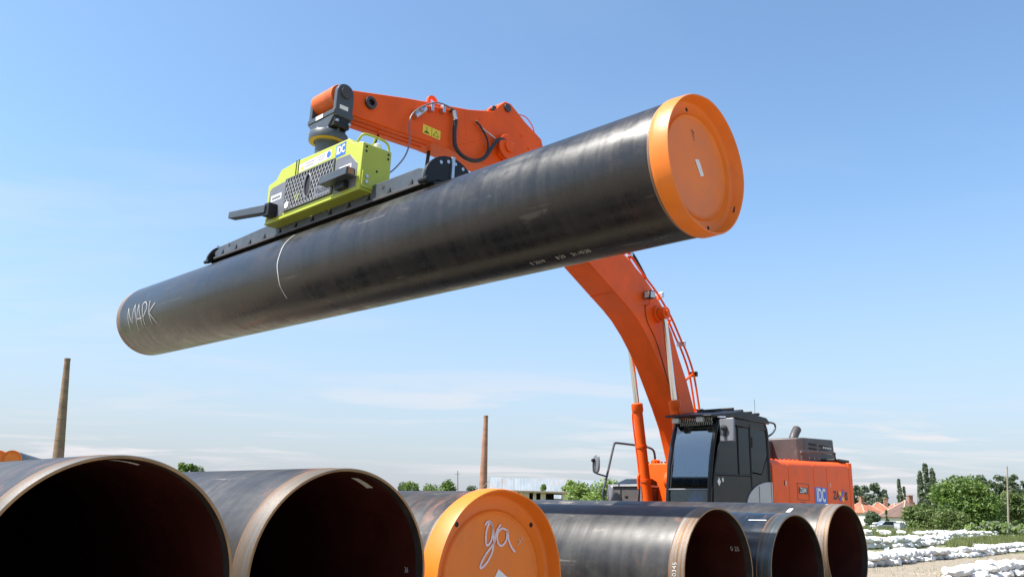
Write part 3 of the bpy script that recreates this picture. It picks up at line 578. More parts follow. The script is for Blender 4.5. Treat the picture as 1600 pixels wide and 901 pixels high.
# arm lines
etube([(1.40, .26, 7.30), (1.5, .265, 7.42), (1.62, .265, 7.49), (2.04, .265, 7.60)], .022, 10).build('steel_line', 'orange', arm)
MB().tube([ep(1.33, .27, 7.22), ep(1.52, .27, 7.42)], .055, 8).build('shut_off_valve', 'zinc', arm, smooth=30); MB().cyl(ep(1.42, .25, 7.30), ep(1.42, .36, 7.34), .03, 8).build('valve_cap', 'zinc', arm)
for t, z in ((1.66, 7.50), (1.90, 7.565)): ebox(t - .03, t + .03, .215, .30, z - .07, z + .06).build('line_clamp', 'zinc', arm, bevel=.005)
etube([(2.04, .265, 7.60), (2.12, .285, 7.58), (2.15, .29, 7.45), (2.14, .29, 7.22), (2.17, .30, 6.99), (2.32, .32, 6.87), (2.56, .33, 6.87), (2.78, .33, 7.0), (2.95, .33, 7.25), (3.10, .32, 7.44), (3.30, .31, 7.50), (3.46, .30, 7.47)], .034, 12).build('hydraulic_hose', 'rubber', arm)
MB().tube([ep(2.10, .29, 7.60), ep(2.15, .29, 7.46)], .04, 10).build('hose_fitting', 'zinc', arm)
MB().tube([ep(3.36, .31, 7.49), ep(3.50, .30, 7.46)], .042, 10).build('hose_fitting', 'zinc', arm)
etube([(2.07, .30, 7.62), (1.75, .31, 7.60), (1.45, .31, 7.42), (1.25, .31, 7.20), (1.21, .31, 7.0), (1.24, .31, 6.75), (1.18, .30, 6.5), (1.02, .29, 6.25), (.85, .28, 6.07)], .012, 8).build('signal_cable', 'mgrey', arm)
etube([(2.62, .26, 7.62), (2.72, .28, 7.55), (2.86, .29, 7.38), (2.88, .30, 7.2), (2.80, .31, 7.02)], .016, 8).build('loose_hose', 'rubber', arm); etube([(2.62, .262, 7.63), (2.80, .27, 7.53), (3.02, .28, 7.47), (3.12, .28, 7.40)], .014, 8).build('thin_line', 'zinc', arm)
etube([(3.62, .05, 8.20), (3.95, .08, 8.28), (4.15, .1, 8.15), (4.25, .1, 7.92)], .010, 6).build('thin_cable', 'redp', arm)
etube([(1.95, -.1, 6.95), (1.93, -.12, 6.6), (1.9, -.14, 6.2), (1.55, -.2, 5.75)], .03, 10).build('return_hose', 'rubber', arm)
etube([(.95, -.1, 6.9), (.86, -.1, 6.6), (.70, -.1, 6.3), (.55, -.08, 6.05)], .014, 8).build('signal_cable', 'rubber', arm)
# boom
boom_o = [(3.12, 7.42), (3.16, 7.20), (3.36, 7.12), (4.5, 6.52), (5.54, 5.86), (6.31, 5.46), (6.70, 5.26), (6.98, 5.09), (7.28, 4.84), (7.55, 4.56), (7.80, 4.26), (8.03, 3.92), (8.30, 3.52), (8.54, 3.12), (8.78, 2.5), (8.86, 1.98), (9.0, 1.86), (9.22, 1.9), (9.30, 2.1), (9.28, 2.5), (9.14, 3.05), (9.0, 3.51), (8.76, 4.05), (8.48, 4.52), (8.24, 5.0), (7.92, 5.44), (7.62, 5.74), (7.25, 5.99), (6.72, 6.25), (5.6, 6.72), (4.4, 7.22), (3.60, 7.56), (3.36, 7.64), (3.20, 7.58)]
boom = eplate(boom_o, -.29, .29).build('boom', 'orange', EX, bevel=.014)
for s in (1, -1):
    MB().cyl(ep(3.33, s * .28, 7.38), ep(3.33, s * .345, 7.38), .225, 32).build('boom_tip_boss', 'orange', boom, bevel=.01); MB().cyl(ep(3.33, s * .345, 7.38), ep(3.33, s * .38, 7.38), .10, 24).build('boom_tip_pin', 'orange', boom)
    MB().cyl(ep(7.72, s * .28, 5.29), ep(7.72, s * .36, 5.29), .17, 28).build('cylinder_pin_boss', 'orange', boom, bevel=.008)
    MB().cyl(ep(9.08, s * .28, 2.1), ep(9.08, s * .42, 2.1), .2, 28).build('boom_foot_boss', 'orange', boom, bevel=.008)
# raised weld bead along the lower edge, cross weld on belly
etube([(t, .292, z + .02) for t, z in boom_o[3:15]], .010, 6, 2).build('edge_weld', 'orange', boom)
etube([(6.31, -.285, 5.456), (6.31, .285, 5.456)], .008, 6, 0).build('cross_weld', 'orange', boom)
# boom lines along the back
rail_pts = [(5.9, 6.75), (6.5, 6.52), (6.92, 6.33), (7.34, 6.04), (7.80, 5.76), (8.28, 5.36), (8.62, 4.95), (8.84, 4.70), (9.07, 4.32), (9.18, 3.95), (9.27, 3.55), (9.36, 3.1)]
for d, dz in ((.24, 0), (.12, .02)):
    etube([(t + .02 * (d < .2), d, z + dz) for t, z in rail_pts], .022, 8, 3).build('boom_line', 'orange', boom)
etube([(5.5, .2, 6.95), (6.3, .2, 6.75), (6.95, .2, 6.45), (7.25, .2, 6.22), (7.45, .22, 5.98)], .035, 10).build('boom_hose', 'rubber', boom)
for (t, z, dt, dz) in ((6.86, 6.20, .10, .13), (7.34, 5.93, .08, .12), (7.82, 5.56, .12, .16), (8.20, 5.16, .12, .14), (8.84, 4.12, .28, .16), (9.10, 3.45, .22, .08)):
    MB().tube([ep(t, .2, z), ep(t + dt, .2, z + dz)], .028, 8).build('line_bracket', 'orange', boom)
for (t, z) in ((7.95, 5.74), (8.72, 4.86), (9.14, 4.28), (9.33, 3.52), (6.9, 6.36)): ebox(t - .035, t + .035, .10, .29, z - .05, z + .05).build('line_clamp', 'zinc' if t < 9 else 'charcoal', boom, bevel=.005)
# work lamp on the boom
lamp = MB().hexa([ep(7.22, .33, 5.50), ep(7.42, .33, 5.53), ep(7.42, .47, 5.53), ep(7.22, .47, 5.50)], [ep(7.24, .33, 5.66), ep(7.40, .33, 5.68), ep(7.40, .47, 5.68), ep(7.24, .47, 5.66)]).build('work_lamp', 'charcoal', boom, bevel=.01)
MB().add([ep(7.214, .345, 5.515), ep(7.214, .455, 5.515), ep(7.233, .455, 5.645), ep(7.233, .345, 5.645)], [(0, 1, 2, 3)]).build('lamp_lens', 'lens', lamp, smooth=0)
MB().add([ep(7.25, .4715, 5.52), ep(7.40, .4715, 5.54), ep(7.385, .4715, 5.66), ep(7.26, .4715, 5.645)], [(0, 1, 2, 3)]).build('lamp_lens', 'lens', lamp, smooth=0)
MB().tube([ep(7.32, .28, 5.38), ep(7.32, .40, 5.42), ep(7.32, .40, 5.50)], .02, 8).build('lamp_bracket', 'orange', boom)
etube([(7.30, .298, 5.40), (7.36, .298, 5.1), (7.62, .298, 4.8), (7.80, .298, 4.5), (8.08, .298, 3.95), (8.3, .298, 3.6)], .007, 6).build('lamp_cable', 'ink', boom)
etube([(7.95, .292, 5.4), (8.05, .292, 5.0), (8.15, .292, 4.5), (8.35, .292, 3.9), (8.6, .292, 3.2)], .006, 5).build('plate_weld', 'orange', boom)
# boom cylinders
for s in (1, -1):
    d = s * .45; pin = (7.72, d, 5.29); foot = (8.42, d, 1.40); pv, fv = Vector(pin), Vector(foot); dr = (fv - pv); 
    def cp(k): return tuple(pv + dr * k)
    cyl = MB().tube([ep(*cp(.455)), ep(*cp(1.0))], .098, 28).build('boom_cylinder', 'orange', EX, bevel=.006)
    MB().tube([ep(*cp(.435)), ep(*cp(.44)), ep(*cp(.475)), ep(*cp(.485))], [.085, .118, .118, .10], 28).build('gland', 'orange', cyl)
    MB().tube([ep(*cp(.02)), ep(*cp(.46))], .056, 24).build('piston_rod', 'chrome', cyl)
    MB().cyl(ep(7.72, d - .075, 5.29), ep(7.72, d + .075, 5.29), .125, 24).build('rod_eye', 'orange', cyl, bevel=.006); MB().cyl(ep(7.72, d - .11, 5.29), ep(7.72, d + .11, 5.29), .06, 16).build('rod_pin', 'orange', cyl)
    q = Vector((-.10, s * .08, 0))
    etube([tuple(Vector(cp(.48)) + Vector((-.02, s * .10, 0))), tuple(Vector(cp(.52)) + Vector((-.03, s * .125, 0))), tuple(Vector(cp(.70)) + Vector((-.02, s * .125, 0))), tuple(Vector(cp(.80)) + Vector((-.02, s * .125, 0)))], .018, 8).build('cylinder_line', 'orange', cyl)
    for k in (.65, .82): MB().tube([ep(*cp(k)), ep(*cp(k + .012))], .112, 24).build('cylinder_band', 'orange', cyl)
    MB().cyl(ep(8.42, d - .11, 1.40), ep(8.42, d + .11, 1.40), .14, 20).build('cylinder_foot', 'orange', cyl)
for i, dx in enumerate((0, .09)):
    etube([(8.36 + dx, -.62, 1.3), (8.36 + dx, -.60, 1.75), (8.35 + dx, -.58, 1.95)], .026, 8).build('cylinder_hose', 'zinc', EX)
    etube([(8.35 + dx, -.58, 1.95), (8.33 + dx, -.57, 2.12), (8.25 + dx * .5, -.55, 2.2), (8.18 + dx * .4, -.55, 2.12), (8.2, -.55, 1.9)], .024, 8).build('hose_elbow', 'orange', EX)
# arm cylinder on top of the boom
ac = MB().tube([ep(6.5, 0, 6.62), ep(5.4, 0, 7.12)], .105, 24).build('arm_cylinder', 'orange', EX); MB().tube([ep(5.4, 0, 7.12), ep(4.22, 0, 7.66)], .055, 20).build('piston_rod', 'chrome', ac)
# upper structure
uf = eplate([(8.55, 1.05), (8.55, 1.42), (9.4, 1.45), (13.6, 1.45), (13.6, 1.05)], -1.45, 1.45).build('main_frame', 'charcoal', EX, bevel=.02)
def side_prof(d, z0, zt, r=.16, inner=.2, n=6): return [(d, z0)] + [(d - r + r * math.cos(a), zt - r + r * math.sin(a)) for a in np.linspace(0, math.pi / 2, n)] + [(inner, zt), (inner, z0)]
house = ebox(9.95, 13.5, -1.38, 1.38, 1.45, 2.45).build('engine_bay', 'charcoal', EX)
for (t0, t1) in ((9.87, 10.545), (10.555, 11.685), (11.697, 12.335), (12.347, 13.505)):
    zt_ = lambda t: 2.55 + (t - 9.87) * .045
    MB().prism([ep(t0, d, z) for d, z in side_prof(1.5, 1.15, zt_(t0))], [ep(t1, d, z) for d, z in side_prof(1.5, 1.15, zt_(t1))]).build('side_panel', 'orange', house, bevel=.012)
    p = [(-d, z) for d, z in side_prof(1.5, 1.15, 2.48)]; MB().prism([ep(t0 + .3, d, z) for d, z in p], [ep(t1, d, z) for d, z in p]).build('side_panel', 'orange', house, bevel=.012)
cwp = [(13.52, 1.5), (13.70, 1.5)] + [(13.62 + .30 * math.sin(a) , 1.2 + .30 * math.cos(a)) for a in np.linspace(.3, 1.3, 6)] + [(14.02, .6), (14.06, 0)]
cw_ = cwp + [(t, -d) for t, d in cwp[::-1][1:]]
MB().prism([ep(t, d, 1.12) for t, d in cw_], [ep(t, d, 2.70) for t, d in cw_]).build('counterweight', 'orange', EX, bevel=.09, seg=4)
for t in (10.50, 10.52): pass
ebox(10.34, 10.36, 1.498, 1.506, 2.06, 2.16).build('door_latch', 'black', house); ebox(10.385, 10.42, 1.498, 1.508, 2.06, 2.15).build('latch_plate', 'zinc', house); ebox(12.46, 12.49, 1.498, 1.507, 2.12, 2.20).build('door_latch', 'zinc', house)
def side_txt(t, z, d=1.5045): return lambda x, y: ep(t + x, d, z + y)
box_ = MB()
zt0, zt1, tt0, tt1 = 1.80, 2.13, 10.90, 11.42
for a, b in (((tt0, zt0), (tt1, zt0)), ((tt1, zt0), (tt1, zt1)), ((tt1, zt1), (tt0, zt1)), ((tt0, zt1), (tt0, zt0))): box_.tube([ep(a[0], 1.501, a[1]), ep(b[0], 1.501, b[1])], .007, 4)
box_.build('logo_frame', 'brown', house); ebox(10.96, 11.36, 1.499, 1.5025, 1.925, 2.055).build('logo_plate', 'ink', house)
text_obj('side_lettering', 'Z&M', .15, side_txt(11.16, 1.99, 1.504), 'white', house, .95, .0015)
ebox(11.705, 12.28, 1.499, 1.5025, 1.74, 2.09).build('blue_sticker', 'blue', house)
text_obj('side_lettering', 'IDC', .385, side_txt(11.995, 1.915, 1.504), 'white', house, .66, .010)
text_obj('side_lettering', 'ZA', .235, side_txt(12.755, 1.94), 'ink', house, .95, .010); text_obj('side_lettering', 'IS', .235, side_txt(13.27, 1.94), 'ink', house, .95, .010)
for a, b, m_, dd in (((12.92, 2.03), (13.14, 1.84), 'yellow', 1.5045), ((13.16, 2.08), (12.93, 1.83), 'violet', 1.506)): 
    mb = MB(); ribbon(mb, [a, b], .075, lambda t, z, dd=dd: ep(t, dd, z)); mb.build('coloured_letter', m_, house, smooth=0)
text_obj('side_lettering', '490', .235, side_txt(12.98, 1.68), 'ink', house, .95, .010)
text_obj('side_lettering', 'machinery', .05, side_txt(11.16, 1.755, 1.503), 'brown', house)
ebox(13.20, 13.78, .95, 1.42, 2.715, 2.775).build('rear_step', 'charcoal', house, bevel=.012)
# engine hood
hood = MB().prism([ep(t, d, 2.55) for t, d in ((12.25, .9), (12.35, 1.02), (13.95, 1.02), (13.95, -.9), (12.25, -.9))], [ep(t, d, 3.20 + (t - 12.25) * .045) for t, d in ((12.25, .88), (12.35, 1.0), (13.93, 1.0), (13.93, -.9), (12.25, -.9))]).build('engine_hood', 'brown', EX, bevel=.03)
ebox(11.9, 12.249, -.7, .3, 2.56, 3.14).build('hood_front', 'brown', hood, bevel=.02)
for i in range(2):
    for j in range(2): ebox(12.62 + i * .55, 12.98 + i * .62, 1.008, 1.022, 3.06 - j * .10, 3.10 - j * .10).build('vent_slot', 'black', hood)
for i in range(5):
    for j in range(2): ebox(13.30 + i * .095, 13.36 + i * .095, 1.018, 1.0245, 3.03 - j * .11, 3.07 - j * .11).build('vent_mesh', 'lens', hood)
for i in range(6): MB().cyl(ep(12.55 + i * .25, 1.015, 2.76), ep(12.55 + i * .25, 1.03, 2.76), .017, 8).build('hood_bolt', 'zinc', hood)
ex = MB().tube(smooth_path([ep(12.78, .55, 3.18), ep(12.82, .55, 3.27), ep(12.92, .55, 3.38), ep(13.02, .55, 3.47)], 4), .10, 20).build('exhaust_pipe', 'brown', EX)
etube([(11.62, 1.3, 2.58), (11.62, 1.3, 2.76), (11.72, 1.3, 2.84), (13.15, 1.3, 2.91), (13.27, 1.3, 2.86), (13.29, 1.3, 2.66)], .024, 10).build('handrail', 'brown', EX)
for i in range(8): MB().cyl(ep(10.1 + i * .19, 1.28, 2.56 + i * .0085), ep(10.1 + i * .19, 1.28, 2.585 + i * .0085), .028, 10).build('cover_bolt', 'orange', house)
MB().lathe([(2.55, .09), (2.60, .09), (2.62, .06), (2.62, .0005)], 20, 'Z', o=(T0 - 10.05, 1.2, 0)).build('filler_cap', 'orange', house)
# right-hand side: tank, tool box, rail, mirror
tank = ebox(9.12, 11.0, -1.05, -.42, 1.42, 2.47).build('fuel_tank', 'orange', EX, bevel=.03)
for i in range(7): MB().cyl(ep(9.16, -.98 + i * .085, 2.46), ep(9.16, -.98 + i * .085, 2.50), .018, 8).build('tank_bolt', 'charcoal', tank)
MB().lathe([(2.47, .10), (2.53, .10), (2.55, .07), (2.55, .0005)], 20, 'Z', o=(T0 - 9.24, -.85, 0)).build('tank_cap', 'orange', tank)
tb = MB().hexa([ep(8.36, -1.45, 1.40), ep(9.15, -1.45, 1.40), ep(9.15, -.72, 1.40), ep(8.36, -.72, 1.40)], [ep(8.45, -1.45, 1.96), ep(9.15, -1.45, 1.96), ep(9.15, -.72, 1.96), ep(8.45, -.72, 1.96)]).build('tool_box', 'brown', EX, bevel=.012)
ebox(8.40, 9.2, -1.48, -.70, 1.96, 2.0).build('lid_rim', 'silver', tb, bevel=.004)
MB().prism([ep(8.5, -1.42, 2.0), ep(8.95, -1.42, 2.14), ep(9.4, -1.42, 2.0)], [ep(8.5, -.75, 2.0), ep(8.95, -.75, 2.14), ep(9.4, -.75, 2.0)]).build('lid', 'charcoal', tb)
ebox(8.39, 8.42, -1.05, -.98, 1.75, 1.77).build('box_latch', 'black', tb); ebox(8.35, 8.40, -1.30, -1.05, 1.55, 1.62).build('box_handle', 'black', tb)
rl = etube([(8.10, -1.30, 1.45), (8.06, -1.30, 1.62), (8.0, -1.30, 1.83), (8.12, -1.30, 2.13), (8.36, -1.30, 2.78), (8.42, -1.30, 2.85), (8.52, -1.29, 2.86), (8.95, -1.12, 2.84), (9.06, -.92, 2.80), (9.18, -.85, 2.72), (9.22, -.85, 2.47)], .024, 10, 3).build('guard_rail', 'dgrey', EX)
mr = etube([(8.13, -1.32, 2.15), (7.95, -1.47, 2.22), (7.93, -1.50, 2.30), (7.93, -1.50, 2.47)], .017, 8).build('mirror', 'dgrey', EX)
def disc_mirror(t, d, z, tt, dd, zz, rot, name, par):
    mb = MB(); v = []; n = 20
    for k, (off, s) in enumerate(((-.035, .55), (-.025, .9), (0, 1.), (.012, .96), (.014, .0))):
        for j in range(n):
            a = 2 * math.pi * j / n; yy = tt * s * math.copysign(abs(math.cos(a)) ** .7, math.cos(a)); zz_ = zz * s * math.copysign(abs(math.sin(a)) ** .7, math.sin(a))
            v.append(ep(t + off * math.cos(rot) - yy * math.sin(rot), d + off * math.sin(rot) + yy * math.cos(rot), z + zz_))
    f = [(k * n + j, k * n + (j + 1) % n, (k + 1) * n + (j + 1) % n, (k + 1) * n + j) for k in range(4) for j in range(n)] + [tuple(range(n))]
    return mb.add(v, f).build(name, 'mgrey', par)
disc_mirror(7.99, -1.46, 2.40, .12, 0, .19, .35, 'mirror_head', mr)
MB().lathe([(-.05, .0005), (-.05, .035), (.0, .04), (.02, .0005)], 12, 'Y', o=ep(7.93, -1.48, 2.47)).build('ball_joint', 'charcoal', mr)
disc_mirror(8.12, -1.2, 1.82, .14, 0, .17, .5, 'lower_mirror', mr)
# ------------------------------------------------------------------ cab
D0, D1 = .55, 1.50
prof = [(7.54, 1.55), (7.60, 2.14), (7.68, 2.52), (7.77, 2.80), (7.89, 3.06), (8.10, 3.18), (9.60, 3.22), (9.74, 3.12), (9.76, 2.7), (9.80, 1.40), (7.56, 1.25)]
cab = ebox(7.62, 9.78, D0 + .03, D1 - .03, 1.15, 1.42).build('cab', 'charcoal', EX, bevel=.02)
for d in (D0 + .03, D1 - .035):
    etube([(t, d, z) for t, z in prof[:7]], .042, 10, 3).build('front_pillar', 'charcoal', cab)
    etube([(9.66, d, 3.20), (9.73, d, 3.05), (9.75, d, 2.6), (9.78, d, 1.42)], .05, 10, 3).build('rear_pillar', 'charcoal', cab)
ebox(9.70, 9.79, D0 + .02, D1 - .04, 1.4, 2.3).build('rear_wall', 'charcoal', cab, bevel=.01); ebox(9.715, 9.725, D0 + .05, D1 - .06, 2.3, 3.15).build('rear_window', 'glass_s', cab)
eplate([(8.05, 3.10), (8.22, 3.20), (9.62, 3.24), (9.72, 3.14), (9.72, 3.08)], D0, D1).build('roof', 'charcoal', cab, bevel=.02)
# right wall glass
eplate([(7.60, 1.42), (7.66, 2.14), (7.86, 2.78), (8.08, 3.08), (9.70, 3.10), (9.72, 2.2), (9.72, 1.42)], D0 + .028, D0 + .034).build('side_window', 'glass_s', cab)
# front panes
def pane(pts, d0, d1, name, mat, th=.008):
    mb = MB(); v = []
    for t, z in pts:
        v += [ep(t, d0, z), ep(t, d1, z), ep(t + th, d0, z), ep(t + th, d1, z)]
    n = len(pts); f = []
    for i in range(n - 1):
        a, b = 4 * i, 4 * i + 4; f += [(a, a + 1, b + 1, b), (a + 2, b + 2, b + 3, a + 3), (a, b, b + 2, a + 2), (a + 1, a + 3, b + 3, b + 1)]
    f += [(0, 2, 3, 1), (4 * n - 4, 4 * n - 3, 4 * n - 1, 4 * n - 2)]
    return mb.add(v, f).build(name, mat, cab)
fcurve = [(7.565, 1.88), (7.60, 2.14), (7.645, 2.36), (7.70, 2.58), (7.76, 2.78), (7.82, 2.94), (7.87, 3.06)]
pane(fcurve, D0 + .07, D1 - .075, 'windscreen', 'glass_f'); pane([(7.545, 1.40), (7.555, 1.6), (7.565, 1.86)], D0 + .07, D1 - .075, 'lower_windscreen', 'glass_c')
MB().tube([ep(7.555, D0 + .05, 1.87), ep(7.555, D1 - .05, 1.87)], .016, 8).build('screen_bar', 'mgrey', cab)
pane([(7.855, 3.03), (7.95, 3.15)], D0 + .05, D1 - .05, 'header', 'charcoal', .05)
MB().tube([ep(7.56, D0 + .09, 1.9), ep(7.62, D0 + .09, 2.3), ep(7.80, D0 + .09, 2.8)], .012, 6).build('wiper_arm', 'black', cab)
# door: lower panel, upper glazing
door = eplate([(7.63, 1.42), (7.66, 2.13), (9.0, 2.17), (9.02, 1.85), (8.85, 1.42)], D1 - .035, D1 - .005).build('door', 'charcoal', cab, bevel=.01)
eplate([(7.72, 2.16), (7.80, 2.45), (7.92, 2.73), (8.10, 2.98), (8.25, 3.05), (8.56, 3.07), (8.56, 2.19)], D1 - .022, D1 - .014).build('door_window', 'glass_s', door)
eplate([(8.60, 2.19), (8.60, 3.07), (9.0, 3.08), (9.0, 2.20)], D1 - .020, D1 - .012).build('sliding_window', 'glass_s', door)
etube([(8.58, D1 - .012, 2.17), (8.58, D1 - .012, 3.09)], .018, 8, 0).build('window_bar', 'charcoal', door); etube([(9.04, D1 - .02, 1.5), (9.04, D1 - .02, 3.16)], .03, 8, 0).build('door_post', 'charcoal', cab)
etube([(7.68, D1 - .012, 2.15), (9.02, D1 - .012, 2.19)], .016, 8, 0).build('window_sill', 'charcoal', door)
eplate([(9.08, 2.26), (9.08, 3.09), (9.60, 3.11), (9.70, 3.02), (9.70, 2.62), (9.45, 2.24)], D1 - .022, D1 - .014).build('quarter_window', 'glass_s', cab)
eplate([(9.05, 1.42), (9.05, 2.24), (9.45, 2.22), (9.72, 2.6), (9.80, 2.5), (9.80, 1.42)], D1 - .045, D1 - .012).build('rear_side_panel', 'charcoal', cab, bevel=.008)
fen = [(8.80, 1.42)] + [(8.80 + 1.0 * (1 - math.cos(a)), 1.60 + .50 * math.sin(a)) for a in np.linspace(.1, math.pi / 2, 9)] + [(9.83, 2.1), (9.83, 1.42)]
eplate(fen, D1 - .012, D1 + .012).build('fender_panel', 'silver', cab, bevel=.008); etube([(9.28, D1 + .013, 1.45), (9.28, D1 + .013, 2.0)], .006, 5, 0).build('panel_gap', 'black', cab)
ebox(9.05, 9.10, D1 - .012, D1 + .02, 2.72, 2.92).build('door_handle', 'black', door, bevel=.006)
MB().add([ep(7.78, D1 - .002, 2.02), ep(7.84, D1 - .002, 2.10), ep(7.90, D1 - .002, 2.02), ep(7.84, D1 - .002, 1.94)], [(0, 1, 2, 3)]).build('diamond_sticker', 'white', door, smooth=0)
MB().add([ep(7.94, D1 - .002, 2.03), ep(7.94, D1 - .002, 2.10), ep(8.0, D1 - .002, 2.09), ep(8.0, D1 - .002, 2.02)], [(0, 1, 2, 3)]).build('small_sticker', 'lens', door, smooth=0)
etube([(7.60, D1 + .01, 1.9), (7.66, D1 + .03, 2.25), (7.80, D1 + .03, 2.62), (7.98, D1 + .02, 2.95)], .018, 8).build('grab_rail', 'charcoal', cab)
etube([(9.70, D1 - .05, 3.28), (10.05, D1 - .02, 3.28), (10.12, D1 - .02, 3.2), (10.0, D1 - .02, 3.08), (9.78, D1 - .03, 2.98)], .02, 8, 4).build('rear_grab_rail', 'dgrey', cab)
# roof guard with front visor
rg_ = [(7.60, 3.215), (7.63, 3.25), (8.35, 3.37), (8.75, 3.44), (9.7, 3.40), (9.82, 3.33), (9.80, 3.28), (8.3, 3.29), (7.7, 3.205)]
rgo = MB().prism([ep(t, D0 - .06, z) for t, z in rg_], [ep(t, D1 + .02, z - (.03 if t < 8 else .05)) for t, z in rg_]).build('roof_guard', 'charcoal', cab, bevel=.012)
for t in (8.6, 8.95, 9.3, 9.6): ebox(t, t + .05, D0 + .05, D1 - .1, 3.40, 3.45).build('roof_rib', 'charcoal', rgo, bevel=.006)
for d in (D0 + .10, D0 + .62): ebox(7.64, 7.74, d, d + .13, 3.09, 3.19).build('cab_lamp', 'lens', cab, bevel=.012)
for j, (t, z, n) in enumerate(((7.80, 3.15, 14), (7.80, 3.08, 16))):
    for i in range(n): MB().tube([ep(t, D0 + .18 + i * .72 / n, z - .03), ep(t - .02, D0 + .21 + i * .72 / n, z + .03)], .010 - .003 * j, 5).build('visor_slat', 'lens', cab)
etube([(7.85, D1 - .02, 3.20), (7.80, D1 + .05, 3.18), (7.80, D1 + .20, 3.17)], .014, 8, 2).build('mirror_arm', 'zinc', cab)
m_ = ebox(7.80, 7.86, D1 + .06, D1 + .36, 2.72, 3.16).build('mirror', 'mgrey', cab, bevel=.03, seg=3)
MB().lathe([(-.03, .0005), (-.03, .05), (.02, .06), (.05, .0005)], 14, 'X', o=ep(7.77, D1 + .18, 2.97)).build('mirror_joint', 'black', m_); MB().tube([ep(7.77, D1 + .18, 2.97), ep(7.77, D1 + .17, 2.82)], .03, 8).build('mirror_clamp', 'black', m_)
MB().tube([ep(9.55, 1.35, 3.38), ep(9.55, 1.35, 3.72)], .004, 5).build('antenna', 'charcoal', cab)
# interior
seat = ebox(8.55, 9.05, .78, 1.28, 1.75, 1.90).build('seat', 'charcoal', cab, bevel=.04); MB().hexa([ep(9.0, .78, 1.9), ep(9.14, .78, 1.9), ep(9.14, 1.28, 1.9), ep(9.0, 1.28, 1.9)], [ep(9.22, .82, 2.7), ep(9.32, .82, 2.7), ep(9.32, 1.24, 2.7), ep(9.22, 1.24, 2.7)]).build('seat_back', 'charcoal', cab, bevel=.03)
for d in (.72, 1.34): ebox(8.3, 8.75, d - .06, d + .06, 1.5, 2.05).build('control_console', 'charcoal', cab, bevel=.02); MB().tube([ep(8.35, d, 2.05), ep(8.3, d, 2.25)], .025, 8).build('control_lever', 'rubber', cab)
for d in (1.02, 1.08): etube([(7.95, d, 1.42), (7.86, d - .02, 1.8), (7.80, d - .04, 2.12)], .014, 6, 2).build('travel_lever', 'zinc', cab)
bag = MB(); v = []; nn, mm = 16, 10
for i in range(mm + 1):
    for j in range(nn):
        a, b = math.pi * i / mm, 2 * math.pi * j / nn; r = 1 + .13 * math.sin(3 * b + i) + .1 * math.sin(5 * a + 2 * b)
        v.append((T0 - 7.78 + .13 * r * math.sin(a) * math.cos(b), 1.06 + .16 * r * math.sin(a) * math.sin(b), 1.66 + .19 * r * math.cos(a)))
bag.add(v, [(i * nn + j, i * nn + (j + 1) % nn, (i + 1) * nn + (j + 1) % nn, (i + 1) * nn + j) for i in range(mm) for j in range(nn)])
bo = bag.build('cloth_bundle', 'bluecloth', None, smooth=80, mw=EX.matrix_world); tag(bo, 'blue cloth bundle low behind the front window of the black cab', 'cloth')
# undercarriage
MB().lathe([(.75, .75), (1.05, .75)], 40, 'Z').build('slew_ring', 'charcoal', EX)
ebox(T0 - 1.1, T0 + 1.1, -1.0, 1.0, .45, .76).build('car_body', 'charcoal', EX, bevel=.04)
for s in (1, -1):
    n = 24; ol = [(2.1 + .48 * math.sin(a), .52 + .48 * math.cos(a)) for a in np.linspace(0, math.pi, n)] + [(-2.1 - .48 * math.sin(a), .52 - .48 * math.cos(a)) for a in np.linspace(0, math.pi, n)]
    d0, d1 = (s * 1.0, s * 1.6)
    tk = MB().prism([(x, d0 + .1 * s, z) for x, z in ol], [(x, d1 - .1 * s, z) for x, z in ol]).build('track', 'rubber', EX)
    sh = MB(); per = [Vector(p) for p in ol + [ol[0]]]; acc = 0; L_ = sum((b - a).length for a, b in zip(per, per[1:])); cnt = 48
    for k in range(cnt):
        tgt = L_ * k / cnt; acc = 0
        for a, b in zip(per, per[1:]):
            l_ = (b - a).length
            if acc + l_ >= tgt:
                p = a + (b - a) * ((tgt - acc) / l_); dd = (b - a).normalized(); break
            acc += l_
        nn_ = Vector((-dd.y, dd.x)); nn_ = nn_ if nn_.dot(p - Vector((max(-2.1, min(2.1, p.x)), .52))) > 0 else -nn_
        q = [p - dd * .085 + nn_ * .003, p + dd * .085 + nn_ * .003, p + dd * .085 + nn_ * .04, p - dd * .085 + nn_ * .04]
        if min(c.y for c in q) < 0: q = [Vector((c.x, max(c.y, .002))) for c in q]
        sh.prism([(c.x, d0, c.y) for c in q], [(c.x, d1, c.y) for c in q])
    sh.build('track_shoes', 'rubber', tk, smooth=0)

